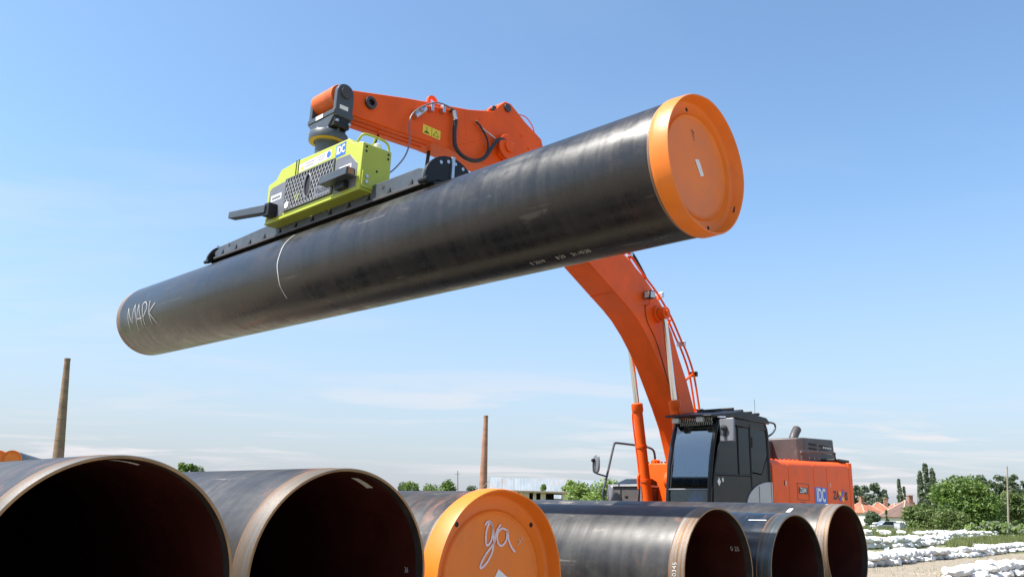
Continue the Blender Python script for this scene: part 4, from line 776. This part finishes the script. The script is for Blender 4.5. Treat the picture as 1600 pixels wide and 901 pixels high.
# ------------------------------------------------------------------ sandbags
def bag_mesh(seed, flat=.42):
    r_ = np.random.default_rng(seed); nu, nv = 18, 11; ph = r_.uniform(0, 6.28, 8); V = []
    for i in range(nv + 1):
        th = math.pi * i / nv
        for j in range(nu):
            a = 2 * math.pi * j / nu; x = math.cos(th); rr = math.sin(th) ** .55
            y, z = rr * math.cos(a), rr * math.sin(a)
            y = math.copysign(abs(y) ** .8, y); z = math.copysign(abs(z) ** .8, z)
            n = 1 + .10 * math.sin(3 * x * 2 + ph[0]) * math.sin(2 * a + ph[1]) + .08 * math.sin(5 * a + ph[2] + 4 * x) + .06 * math.sin(7 * x * 2 + ph[3] + 3 * a)
            V.append((x * .34 * (1 + .06 * math.sin(2 * a + ph[4])), y * .24 * n, .24 * flat * 1.9 * .5 * (z * n + 1)))
    F = [(i * nu + j, i * nu + (j + 1) % nu, (i + 1) * nu + (j + 1) % nu, (i + 1) * nu + j) for i in range(nv) for j in range(nu)]
    mb = MB().add(V, F)
    # gathered, tied neck with a flared tail
    zc = .11; n = 10
    mb.tube([(.29, 0, zc), (.36, .01, zc + .03), (.40, .015, zc + .04), (.45, .03, zc + .06)], [.10, .045, .03, .085], n)
    me = bpy.data.meshes.new('sandbag'); me.from_pydata(mb.v, [], mb.f); bm = bmesh.new(); bm.from_mesh(me); bmesh.ops.recalc_face_normals(bm, faces=bm.faces); bm.to_mesh(me); bm.free()
    me.materials.append(M['bag']); me.shade_smooth(); me.set_sharp_from_angle(angle=R_(60)); return me
BAGS = [bag_mesh(s, f) for s, f in ((1, .46), (2, .5), (3, .42), (4, .52), (5, .44), (6, .48))]
def sandbag(x, y, z, rz, sc, label, group, sz=None):
    o = bpy.data.objects.new('sandbag', random.choice(BAGS)); COL.objects.link(o); o.location = (x, y, z)
    o.rotation_euler = (random.uniform(-.12, .12), random.uniform(-.12, .12), rz); s = sc * random.uniform(.9, 1.12)
    o.scale = (s, s, sz if sz else s * random.uniform(.90, 1.15)); tag(o, label, 'sandbag', group); return o
for k, c in PIPES.items():
    for u in (-2.4, -9.0):
        p = Vector(c) + GA * u; hgt = c[2] - RP
        o = sandbag(p.x, p.y, 0, math.atan2(GW.y, GW.x), 1.5, 'white sandbag hidden underneath a pipe of the ground row', 'sandbags propping the ground pipes', sz=1); o.rotation_euler = (0, 0, o.rotation_euler.z)
        mz = max(v.co.z for v in o.data.vertices); o.scale[2] = (hgt + .03) / mz
def bag_row(pts, step, layers, sc, label, group):
    P_ = [on_ground(*q) for q in pts]; n = 0; xs = [q[0] for q in pts]; px0, px1 = max(1356, xs[0]), min(1600, xs[-1])
    for (a, b), (qa, qb) in zip(zip(P_, P_[1:]), zip(pts, pts[1:])):
        l_ = (b - a).length; cnt = max(1, int(l_ / step)); d = (b - a) / l_; ang = math.atan2(d.y, d.x); side = Vector((-d.y, d.x, 0))
        for i in range(cnt):
            p = a + d * (l_ * (i + .5) / cnt)
            for q in range(layers):
                o = side * random.uniform(-.12, .12) + d * random.uniform(-.1, .1)
                if q == layers - 1 and random.random() < .22: continue
                turn = ang + random.choice((0, math.pi)) + random.uniform(-.5, .5) + (1.35 if random.random() < .4 else 0)
                x, y = p.x + o.x, p.y + o.y; fr_ = (qa[0] + (qb[0] - qa[0]) * (i + .5) / cnt - px0) / (px1 - px0)
                where = ('at its left end', 'left of its middle', 'near its middle', 'right of its middle', 'at its right end')[max(0, min(4, int(fr_ * 5)))]
                sandbag(x, y, gz(x, y) - .02 + q * .18 * sc, turn, sc, ('lower ', 'upper ')[q] + label + ' ' + where, group); n += 1
    return n
nb = 0
nb += bag_row([(1490, 912), (1545, 903), (1604, 895)], .5, 2, 1.08, 'white sandbag of the nearest heap, bottom right corner,', 'sandbags in the nearest heap')
nb += bag_row([(1345, 886), (1400, 880), (1470, 873), (1530, 868), (1575, 862), (1604, 859.5)], .60, 2, 1.12, 'white sandbag of the long row behind the gravel strip,', 'sandbags in the row behind the gravel')
nb += bag_row([(1345, 857), (1400, 856), (1440, 853), (1475, 848)], .85, 2, 1.5, 'white sandbag of the short row ending at the grass,', 'sandbags in the middle row')
nb += bag_row([(1472, 844), (1500, 841), (1540, 838.5), (1604, 837)], 1.35, 2, 1.5, 'white sandbag of the far row before the flowering hedge,', 'sandbags in the far row right')
nb += bag_row([(1340, 836), (1400, 838.5), (1440, 841), (1475, 838), (1525, 836)], 1.25, 2, 1.5, 'white sandbag of the far row before the houses,', 'sandbags in the far row left')
print('sandbags', nb)

# ------------------------------------------------------------------ gravel and grass
def scatter_gravel():
    N = 9000; px = rng.uniform(1335, 1640, N); py = 848 + (930 - 848) * rng.uniform(0, 1, N) ** .8; V = []; F = []
    base = np.array([(1, 0, 0), (0, 1, 0), (-1, 0, 0), (0, -1, 0), (0, 0, .7), (.3, .2, .55)]); tri = [(0, 1, 4), (1, 2, 4), (2, 3, 4), (3, 0, 4)]
    for i in range(N):
        g = on_ground(px[i], py[i]); s = .018 + .05 * rng.random() ** 3
        a = rng.uniform(0, 6.28); c, q = math.cos(a), math.sin(a); sx, sy, sz_ = s * rng.uniform(.7, 1.4), s, s * rng.uniform(.6, 1.3); o = len(V)
        for b in base[:5]: x, y = b[0] * sx, b[1] * sy; V.append((g.x + x * c - y * q, g.y + x * q + y * c, g.z - .01 + b[2] * sz_))
        F += [(o + t[0], o + t[1], o + t[2]) for t in tri]
    struct(tag(np_mesh('gravel', V, F, 'pebble'), 'loose pale gravel on the strip before the sandbags', 'gravel'), 'stuff')
scatter_gravel()
def scatter_grass():
    V = []; F = []
    def patch_(poly_px, n, h0, h1, wd):
        for i in range(n):
            (x0, y0, x1, y1) = poly_px[rng.integers(len(poly_px))]; g = on_ground(rng.uniform(x0, x1), rng.uniform(y0, y1)); h = rng.uniform(h0, h1); a = rng.uniform(0, 6.28); l = rng.uniform(-.3, .3) * h, rng.uniform(-.3, .3) * h; o = len(V)
            V.append((g.x - wd * math.cos(a), g.y - wd * math.sin(a), g.z - .03)); V.append((g.x + wd * math.cos(a), g.y + wd * math.sin(a), g.z - .03)); V.append((g.x + l[0], g.y + l[1], g.z + h)); F.append((o, o + 1, o + 2))
    patch_([(1370, 842, 1430, 850), (1490, 843, 1600, 858), (1530, 840, 1625, 852), (1480, 848, 1560, 862), (1370, 842, 1480, 848)], 14000, .2, .6, .035)
    patch_([(1340, 870, 1620, 900), (1340, 855, 1480, 868)], 1200, .03, .11, .012)
    patch_([(1340, 829, 1620, 836)], 5000, .3, .9, .08)
    struct(tag(np_mesh('grass', V, F, 'grass'), 'rough green grass growing between the rows of sandbags', 'grass'), 'stuff')
scatter_grass()

# ------------------------------------------------------------------ trees
def leaves(centers, radii, n_per, size, squash=1.0):
    C = np.asarray(centers, float); K = len(C); n = K * n_per; idx = np.repeat(np.arange(K), n_per)
    d = rng.normal(size=(n, 3)); d /= np.linalg.norm(d, axis=1)[:, None]; r = rng.uniform(0, 1, n) ** .45
    R3 = np.asarray(radii, float)[idx][:, None] * np.array([1, 1, squash]); P_ = C[idx] + d * r[:, None] * R3
    a = rng.normal(size=(n, 3)) * .75 + d * .5 + np.array([0, 0, .35]); a /= np.linalg.norm(a, axis=1)[:, None]; b = np.cross(a, rng.normal(size=(n, 3))); b /= np.linalg.norm(b, axis=1)[:, None]; c = np.cross(a, b)
    s = size * rng.uniform(.6, 1.4, n)[:, None]
    V = np.stack([P_ - b * s, P_ - c * s * .55 + a * s * .12, P_ + b * s, P_ + c * s * .55 + a * s * .12], 1).reshape(-1, 3); F = np.arange(4 * n).reshape(-1, 4); return V, F
def limb_mesh(h, r, crown, n_l):
    mb = MB(); mb.tube(smooth_path([(0, 0, -.1), (.02 * h, .01 * h, h * .3), (-.01 * h, .02 * h, h * .6), (0, 0, h * .85)], 3), [r * (1 - .85 * i / 9) for i in range(10)], 8)
    for i in range(min(n_l, len(crown))):
        c = Vector(crown[i * len(crown) // n_l]); z0 = h * random.uniform(.22, .5); s = Vector((0, 0, z0)); mid = s.lerp(c, .5) + Vector((0, 0, .06 * h)); mb.tube([s, mid, c], [r * .45, r * .28, r * .1], 6)
    return mb
def tree(name, label, base, h, wd, clumps, n_per, leaf, mat, group=None, shape='round', trunk_r=None, low=.15, cat='tree', dep=None):
    root = empty(name, loc=base, rz=random.uniform(0, 6.28) if dep is None else 0); tag(root, label, cat, group); cs = []; rs = []
    for i in range(clumps):
        if shape == 'round':
            a = random.uniform(0, 6.28); t = random.uniform(0, 1); z = low + (1 - low) * t; e = math.sqrt(max(.02, 1 - ((t - .42) / .6) ** 2)); q = random.uniform(.35, 1.0) ** .5
            cs.append((wd / 2 * e * q * math.cos(a) * .84, (dep or wd) / 2 * e * q * math.sin(a) * .84, h * z * .93)); rs.append(wd * (random.uniform(.09, .17) if clumps > 60 else random.uniform(.15, .26)))
        elif shape == 'column':
            a = random.uniform(0, 6.28); t = random.uniform(0, 1); e = (min(1, t * 5) * (1 - t) ** .55 + .06) * random.uniform(.1, .8); cs.append((wd / 2 * e * math.cos(a), wd / 2 * e * math.sin(a), h * (low + (1 - low) * t) * .96)); rs.append(wd * random.uniform(.24, .40) * (1 - .5 * t))
        else:
            a = random.uniform(-1, 1); cs.append((wd / 2 * a, (dep or 1.5) * random.uniform(-.5, .5), h * random.uniform(.1, .8) * (1 - .25 * a * a))); rs.append(h * random.uniform(.18, .32))
    V, F = leaves(cs, rs, n_per, leaf, .85 if shape != 'column' else 1.7); np_mesh('crown', V, F, mat, root)
    tr = trunk_r or h * .022; limb_mesh(h, tr, cs, 9 if shape == 'round' else 4).build('trunk', 'bark', root); return root
def gbase(px, y):      # foot of something standing at distance y in image column px
    r = ray(px, 815); x = r.x * y / r.y; return Vector((x, y, gz(x, y)))
def top_h(px, py, y): return at(px, py, y).z - gbase(px, y).z
def tw(px0, px1, y): return abs(at(px1, 800, y).x - at(px0, 800, y).x)
def T(name, label, px, ytop, y, wpx, clumps, n_per, leaf, mat, group=None, **k): return tree(name, label, gbase(px, y), top_h(px, ytop, y), tw(px - wpx / 2, px + wpx / 2, y), clumps, n_per, leaf, mat, group, **k)
T('walnut_tree', 'broad dense green tree right of the brown roofed house', 1507, 748, 112, 118, 100, 150, .20, 'leaf', low=.10)
T('leafy_tree', 'low bushy tree hiding the right end of the brown roofed house', 1441, 793, 108, 62, 40, 130, .17, 'leaf2', low=.08)
T('leafy_tree', 'rounded bush tree in front of the broad dense tree', 1487, 797, 104, 52, 30, 120, .15, 'leaf2', low=.06)
T('poplar_tree', 'tall slim poplar, tallest of the three behind the brown roof', 1454, 722, 250, 15, 75, 80, .38, 'leaf_p', 'poplars behind the brown roof', shape='column', low=.05)
T('poplar_tree', 'slim poplar, left of the three behind the brown roof', 1444, 733, 246, 14, 70, 80, .38, 'leaf_p', 'poplars behind the brown roof', shape='column', low=.05)
T('poplar_tree', 'slim poplar, right of the three behind the brown roof', 1464, 729, 254, 13, 70, 80, .38, 'leaf_p', 'poplars behind the brown roof', shape='column', low=.05)
T('poplar_tree', 'lone thin poplar rising behind the middle of the village roofs', 1410, 748, 270, 11, 60, 70, .38, 'leaf_p', shape='column', low=.05)
T('poplar_tree', 'small thin poplar leaning beside the lone poplar behind the roofs', 1417, 759, 275, 7, 20, 60, .4, 'leaf_p', shape='column', low=.05)
for i, (px, yt, wp, lb) in enumerate(((1341, 756, 24, 'grey-green tree half hidden behind the orange engine cover'), (1355, 757, 20, 'grey-green round tree just right of the engine cover'), (1371, 753, 22, 'tallest grey-green tree behind the leftmost orange roofs'), (1383, 762, 18, 'smaller grey-green tree behind the second orange roof'))):
    T('willow_tree', lb, px, yt, 290 + 6 * i, wp, 32, 80, .5, 'leaf_p', 'grey-green trees behind the left houses', low=.05)
for i, (px, yt, wp, lb) in enumerate(((1497, 752, 24, 'dark distant tree peeping over the broad green tree, left one'), (1517, 746, 22, 'dark distant tree peeping over the broad green tree, right one'), (1545, 741, 28, 'dark tall tree left of the utility pole, in the far line'), (1566, 740, 24, 'dark tall tree right behind the utility pole top'), (1589, 738, 28, 'dark tall tree right of the utility pole, in the far line'), (1612, 750, 30, 'dark tree at the right picture edge, in the far line'))):
    T('dark_tree', lb, px, yt, 185 + 4 * i, wp * 1.25, 34, 90, .34, 'leaf_d', 'dark trees along the far line', low=.05)
for i, (px, yt, wp, lb) in enumerate(((1548, 762, 44, 'olive tree with pale blossom left of the utility pole'), (1583, 768, 46, 'mid green tree right of the utility pole'), (1612, 772, 50, 'mid green tree cut by the right picture edge'), (1558, 790, 44, 'low green bush at the foot of the utility pole'))):
    T('green_tree', lb, px, yt, 140 + 5 * i, wp, 40, 110, .24, 'leaf2', 'green trees round the utility pole', low=.04)
hd = T('flowering_hedge', 'long low hedge with white flowers behind the far sandbags', 1558, 812, 96, 92, 60, 130, .12, 'leaf_l', shape='hedge', cat='hedge', dep=1.6)
fv = []
cr_ = [o for o in hd.children if o.name.startswith('crown')][0]; co = np.zeros(len(cr_.data.vertices) * 3, np.float32); cr_.data.vertices.foreach_get('co', co); co = co.reshape(-1, 3)
sel = co[(co[:, 1] < .1) & (co[:, 2] > .5)]; sel = sel[rng.choice(len(sel), 260)]
V = []; F = []
for p in sel:
    o = len(V); s = .13
    for dx, dy, dz in ((s, -.05, 0), (0, -.1, s), (-s, -.05, 0), (0, -.02, -s)): V.append((p[0] + dx, p[1] + dy, p[2] + dz + .03))
    F.append((o, o + 1, o + 2, o + 3))
fo = np_mesh('blossom', V, F, 'flower', hd); fo['kind'] = 'stuff'
T('dark_bush', 'dark grey-green bush in front of the leftmost orange roofed house', 1363, 800, 150, 26, 26, 100, .18, 'leaf_d', low=.05)
T('cypress', 'small dark column shrub between the orange and brown roofs', 1386, 797, 150, 8, 18, 70, .14, 'leaf2', shape='column', low=.02)
# middle and left
for px, yt, y, wp, mt, lb in ((891, 748, 86, 28, 'leaf_l', 'airy light green sapling before the ruined cream building'), (910, 758, 66, 62, 'leaf_l', 'light green bush right of the ruined cream building'), (948, 751, 60, 66, 'leaf_l', 'rounded green bush behind the excavator guard rail'), (976, 757, 64, 44, 'leaf_l', 'green bush just left of the excavator tool box'), (848, 753, 100, 12, 'leaf_l', 'tiny sapling poking above the cream building roof')):
    T('bush', lb, px, yt, y, wp, 55, 110, .11, mt, 'bushes near the ruined building', low=.05)
for px, yt, y, wp, mt, lb in ((276, 720, 150, 15, 'leaf', 'green tree just above the second pipe, left of three'), (289, 722, 155, 13, 'leaf', 'green tree just above the second pipe, middle of three'), (303, 729, 160, 18, 'leaf_p', 'green tree just above the second pipe, right of three'), (627, 751, 230, 12, 'leaf_p', 'small grey-green tree touching the rim of the second pipe'), (639, 752, 220, 20, 'leaf', 'small round tree above the dusty pipe behind the cap'), (672, 757, 240, 26, 'leaf', 'low wide tree left of the thin utility pole'), (697, 750, 225, 19, 'leaf', 'round tree directly left of the thin utility pole'), (735, 757, 300, 16, 'leaf_d', 'dark little tree between thin pole and red chimney'), (60, 710, 300, 6, 'leaf_d', 'tiny dark treetop left of the leaning chimney'), (101, 708, 280, 8, 'leaf', 'tiny treetop at the foot of the leaning chimney')):
    T('far_tree', lb, px, yt, y, wp * 1.7, 48, 90, .28, mt, 'small trees along the left horizon', low=.05)

# ------------------------------------------------------------------ chimneys
def chimney(label, bx, by, topx, topy, y, wtop, wbot, ybot, mat):
    top = at(topx, topy, y); r0 = tw(0, wtop, y) / 2; b = at(bx, by, y); rb = tw(0, wbot, y) / 2
    # carry the taper on down to the ground
    k = (top.z - 0.) / (top.z - b.z); base = gbase(bx, y); base.x = top.x + (b.x - top.x) * k; rg = r0 + (rb - r0) * k; h = top.z - base.z
    root = empty('factory_chimney', loc=base); tag(root, label, 'chimney'); dx = top.x - base.x
    sh = MB(); n = 14; sh.tube([(dx * i / n, 0, h * i / n) for i in range(n + 1)], [rg + (r0 - rg) * i / n for i in range(n + 1)], 28, False); sh.build('shaft', mat, root)
    MB().tube([(dx * .985, 0, h * .985), (dx, 0, h + .02)], [r0 * 1.10, r0 * 1.13], 28).build('crown', mat, root)
    for i in range(1, 7): MB().lathe([(-.12, rg + (r0 - rg) * i / 7 + .005), (-.1, rg + (r0 - rg) * i / 7 + .04), (.1, rg + (r0 - rg) * i / 7 + .035), (.12, rg + (r0 - rg) * i / 7 + .0)], 28, 'Z', o=(dx * i / 7, 0, h * i / 7)).build('iron_band', mat, root)
chimney('tall tan brick factory chimney leaning at the far left', 91, 712, 105.5, 560, 228, 8.6, 16.5, 712, 'brick_old')
chimney('tall reddish brick factory chimney above the sprayed orange cap', 754.9, 757, 759.2, 649, 250, 7.0, 12.6, 757, 'brick_red')

# ------------------------------------------------------------------ poles
def pole(px, ytop, y, r, label, cross=False, mat='timber'):
    b = gbase(px, y); lean = at(px, ytop, y).x - b.x; h = top_h(px, ytop, y); root = empty('utility_pole', loc=b); tag(root, label, 'pole'); MB().tube([(0, 0, -.2), (lean * .5, 0, h * .5), (lean, 0, h)], [r * 1.25, r, r * .7], 10).build('pole_shaft', mat, root)
    if cross: MB().tube([(lean - .5, 0, h - .7), (lean + .5, 0, h - .6)], .05, 6).build('cross_arm', mat, root)
    return root
pole(1573.5, 728, 98, .10, 'pale wooden utility pole standing behind the flowering hedge'); pole(1433, 764, 160, .09, 'thin grey pole in front of the brown roofed house'); pole(715, 735, 170, .13, 'thin dark pole on the horizon left of the red chimney', True)

# ------------------------------------------------------------------ houses
def house_(label, px, y, y_eave, y_ridge, wpx, ridge_frac, rz, roofm, wallm, depth=8., chim=None, off=0.):
    b = gbase(px, y); he = at(px, y_eave, y).z - b.z; hr = at(px, y_ridge, y).z - b.z; wd = tw(0, wpx, y)
    root = empty('village_house', loc=b, rz=rz); tag(root, label, 'house', 'village houses'); w2, d2 = wd / 2, depth / 2
    MB().box(-w2 + .4, w2 - .4, -d2 + .4, d2 - .4, -.2, he).build('wall', wallm, root)
    rw = w2 * ridge_frac; v = [(-w2, -d2, he - .05), (w2, -d2, he - .05), (w2, d2, he - .05), (-w2, d2, he - .05), (-rw, 0, hr), (rw, 0, hr)]
    rf = MB().add(v + [(x, y_, z - .15) for x, y_, z in v[:4]], [(0, 1, 5, 4), (2, 3, 4, 5), (1, 2, 5), (3, 0, 4), (9, 8, 7, 6), (0, 6, 7, 1), (1, 7, 8, 2), (2, 8, 9, 3), (3, 9, 6, 0)]).build('roof', roofm, root, smooth=0)
    for a, c in ((0, 4), (3, 4), (1, 5), (2, 5), (4, 5)):
        if (Vector(v[a]) - Vector(v[c])).length > .3: MB().tube([v[a], v[c]], .13, 6).build('ridge_cap', 'ridge', rf)
    MB().box(-w2 + .02, w2 - .02, -d2 - .04, -d2 + .02, he - .32, he - .06).build('gutter', 'plaster', rf)
    for i in range(2):
        x = (-.45 + .9 * i) * w2; f_ = MB().box(x - .55, x + .55, -d2 + .33, -d2 + .42, he * .42, he * .80).build('window', 'plaster', root); MB().box(x - .46, x + .46, -d2 + .32, -d2 + .36, he * .45, he * .77).build('pane', 'carglass', f_)
    if chim is not None:
        zc = hr - .3; MB().box(chim * w2 - .4, chim * w2 + .4, -.9, -.2, zc - 1.5, hr + .9).build('chimney', 'brick_red', rf); MB().box(chim * w2 - .48, chim * w2 + .48, -.98, -.12, hr + .9, hr + 1.05).build('chimney_cap', 'brick_red', rf)
house_('orange tiled hip roof house right beside the excavator engine cover', 1349, 185, 800, 783.5, 40, .08, .35, 'tile', 'plaster', 7, -.2)
house_('orange tiled house second from the excavator, partly behind the first', 1374, 200, 803, 785, 40, .12, -.2, 'tile', 'plaster', 8, .55)
house_('orange roofed house peeping out behind the brown roofed one', 1404, 222, 801, 786.5, 34, .3, .15, 'tile', 'plaster', 8, .8)
house_('large brown tiled hip roof house left of the bushy trees', 1421, 165, 807, 782, 66, .12, .12, 'tile_br', 'plaster', 9, .05)
# ------------------------------------------------------------------ barn with sheet roof, ruined building
def barn():
    y = 118.; b = gbase(868, y); zr = at(868, 746, y).z - b.z; ze = at(868, 776, y).z - b.z - .3; w2 = tw(764, 972, y) / 2
    root = empty('sheet_roofed_barn', loc=b); tag(root, 'long barn with rusty pale corrugated sheet roof behind the ruined building', 'barn')
    MB().box(-w2 + .5, w2 - .5, -1.0, 12, -.2, ze + .05).build('wall', 'mortar', root)
    n = 22; rr_ = random.Random(5)
    for i in range(n):
        x0 = -w2 + 2 * w2 * i / n; x1 = -w2 + 2 * w2 * (i + 1) / n - .012; lift = rr_.uniform(0, .05); d1 = rr_.uniform(-.05, .04); d2 = rr_.uniform(-.10, .10)
        m = 9; V_ = []
        for j in range(m + 1):
            x = x0 + (x1 - x0) * j / m; c = .035 * (j % 2)
            V_ += [(x, -1.6 + d2, ze + c + lift), (x, 5.5, zr + d1 + c + lift), (x, 12.6, ze + c + lift)]
        MB().add(V_, [(3 * j + k, 3 * j + k + 1, 3 * j + k + 4, 3 * j + k + 3) for j in range(m) for k in range(2)]).build('roof_sheet', 'sheet', root, smooth=0)
    MB().tube([(-w2 - .3, 5.4, zr - .5), (-w2 - 1.6, 5.2, zr - 1.9)], .05, 6).build('broken_rafter', 'timber', root)
barn()
def ruin():
    y = 84.; b = gbase(852, y); zt = at(850, 767.5, y).z - b.z; w2 = tw(792, 888, y) / 2
    root = empty('ruined_building', loc=b); tag(root, 'roofless looking cream building with dark empty window openings', 'building')
    def X(px): return tw(852, px, y) * (1 if px > 852 else -1)
    zs, zh = at(850, 782.5, y).z - b.z, at(850, 770, y).z - b.z
    edges = [792, 803, 811, 826, 832, 837, 844, 852, 878, 888]; mb = MB()
    mb.box(X(792), X(888), 0, .3, -.2, zs).box(X(792), X(888), 0, .3, zh, zt - .12)
    for a, c in ((792, 803), (811, 826), (832, 837), (844, 852), (878, 888)): mb.box(X(a), X(c), 0.002, .298, zs, zh)
    mb.build('front_wall', 'cream', root, smooth=0)
    MB().box(X(792), X(792) + .3, .3, 6, -.2, zt - .13).box(X(888) - .3, X(888), .3, 6, -.2, zt - .13).box(X(792) + .3, X(870), 5.7, 6, -.2, zt - .13).build('rear_wall', 'mortar', root, smooth=0)
    MB().box(X(791), X(890), -.35, 6.2, zt - .12, zt + .05).build('roof_slab', 'timber', root, bevel=.02)
    MB().box(X(851), X(889), -.06, .02, zs - .12, zs).build('sill', 'mortar', root)
    for a, c in ((803, 811), (826, 832), (837, 844)): MB().box(X(a), X(c), .20, .26, zs, zs + .12).build('window_sill', 'mortar', root)
ruin()

# ------------------------------------------------------------------ small things by the far road
def car(label, px, y, py, mat, ln, rz, group=None):
    b = gbase(px, y); root = empty('parked_car', loc=b, rz=rz); tag(root, label, 'car', group); L2 = ln / 2
    low = [(-L2, .35), (-L2 + .05, .75), (-L2 + .9, .88), (-L2 + 1.0, .9), (L2 - .6, .9), (L2 - .05, .8), (L2, .4)]; MB().prism([(x, -.82, z) for x, z in low], [(x, .82, z) for x, z in low]).build('body', mat, root, bevel=.06)
    up = [(-L2 + .95, .89), (-L2 + 1.6, 1.38), (L2 - 1.1, 1.40), (L2 - .45, .89)]; MB().prism([(x, -.76, z) for x, z in up], [(x, .76, z) for x, z in up]).build('cabin', mat, root, bevel=.06)
    for s in (1, -1): MB().prism([(x * .93, s * .762, z - .03) for x, z in up], [(x * .93, s * .775, z - .03) for x, z in up]).build('window', 'carglass', root)
    for x in (-L2 + .8, L2 - .8):
        for s in (1, -1): wv = MB().cyl((x, s * .68, .31), (x, s * .86, .31), .31, 20).build('wheel', 'rubber', root); MB().cyl((x, s * .86, .31), (x, s * .875, .31), .19, 14).build('rim', 'silver', wv)
car('silver grey car parked left of the grey cabinet', 1384, 118, 820, 'carsilver', 4.2, .1, 'cars parked by the houses'); car('cream coloured car parked right of the grey cabinet', 1420, 122, 820, 'carwhite', 4.0, .15, 'cars parked by the houses')
b = gbase(1405, 104); h_ = top_h(1405, 816, 104); root = empty('switch_cabinet', loc=b, rz=.5); tag(root, 'grey metal box cabinet standing behind the far sandbags', 'cabinet')
MB().box(-.48, .48, -.4, .4, 0, h_ * .97).build('cabinet_body', 'cabinet', root, bevel=.02); MB().box(-.52, .52, -.44, .44, h_ * .97, h_).build('cabinet_lid', 'cabinet', root, bevel=.01); MB().box(-.44, .44, -.42, -.402, .12, h_ * .9).build('cabinet_door', 'cabinet', root, bevel=.008); MB().box(.3, .36, -.44, -.42, h_ * .5, h_ * .6).build('door_handle', 'black', root)
for i in range(4): sandbag(gbase(1367.5, 100).x + random.uniform(-.08, .08), 100, gz(0, 100) + i * .30, random.uniform(0, 3), 1.15, 'pale sandbag in the little upright stack before the dark bush', 'sandbags stacked upright by the bush')
# stored pipes with orange caps, far left
for i, (px, py, y, lb) in enumerate(((-3, 717, 61, 'far capped pipe cut by the left picture edge'), (18.5, 717, 61, 'far capped pipe left of the leaning chimney, orange disc showing'))):
    p = at(px, py, y); dirv = Vector((.35, -.94, 0)).normalized(); r = make_pipe('stored_pipe', frame_m(Vector((p.x, p.y, p.z)), dirv, dirv.cross(Zv) * -1, Zv), 11.5, 'coat', lb, cap=True, group='capped pipes stored far left'); end_cap(r, 1. + i, .004)
    stk = empty('timber_crib', loc=(p.x - dirv.x * 2, p.y - dirv.y * 2, 0), rz=math.atan2(dirv.y, dirv.x)); tag(stk, ('timber crib carrying the far pipe at the left edge', 'timber crib carrying the far pipe near the chimney')[i], 'crib', 'cribs under the far pipes')
    top_ = p.z - RP; nn_ = max(2, int(top_ / .3)); hh = (top_ + .02) / nn_
    for q in range(nn_):
        for e in (-.4, .4):
            if q % 2 == 0: MB().box(-.5, .5, e - .12, e + .12, q * hh, (q + 1) * hh - .002).build('beam', 'timber', stk)
            else: MB().box(e - .12, e + .12, -.55, .55, q * hh, (q + 1) * hh - .002).build('beam', 'timber', stk)
    stk2 = []
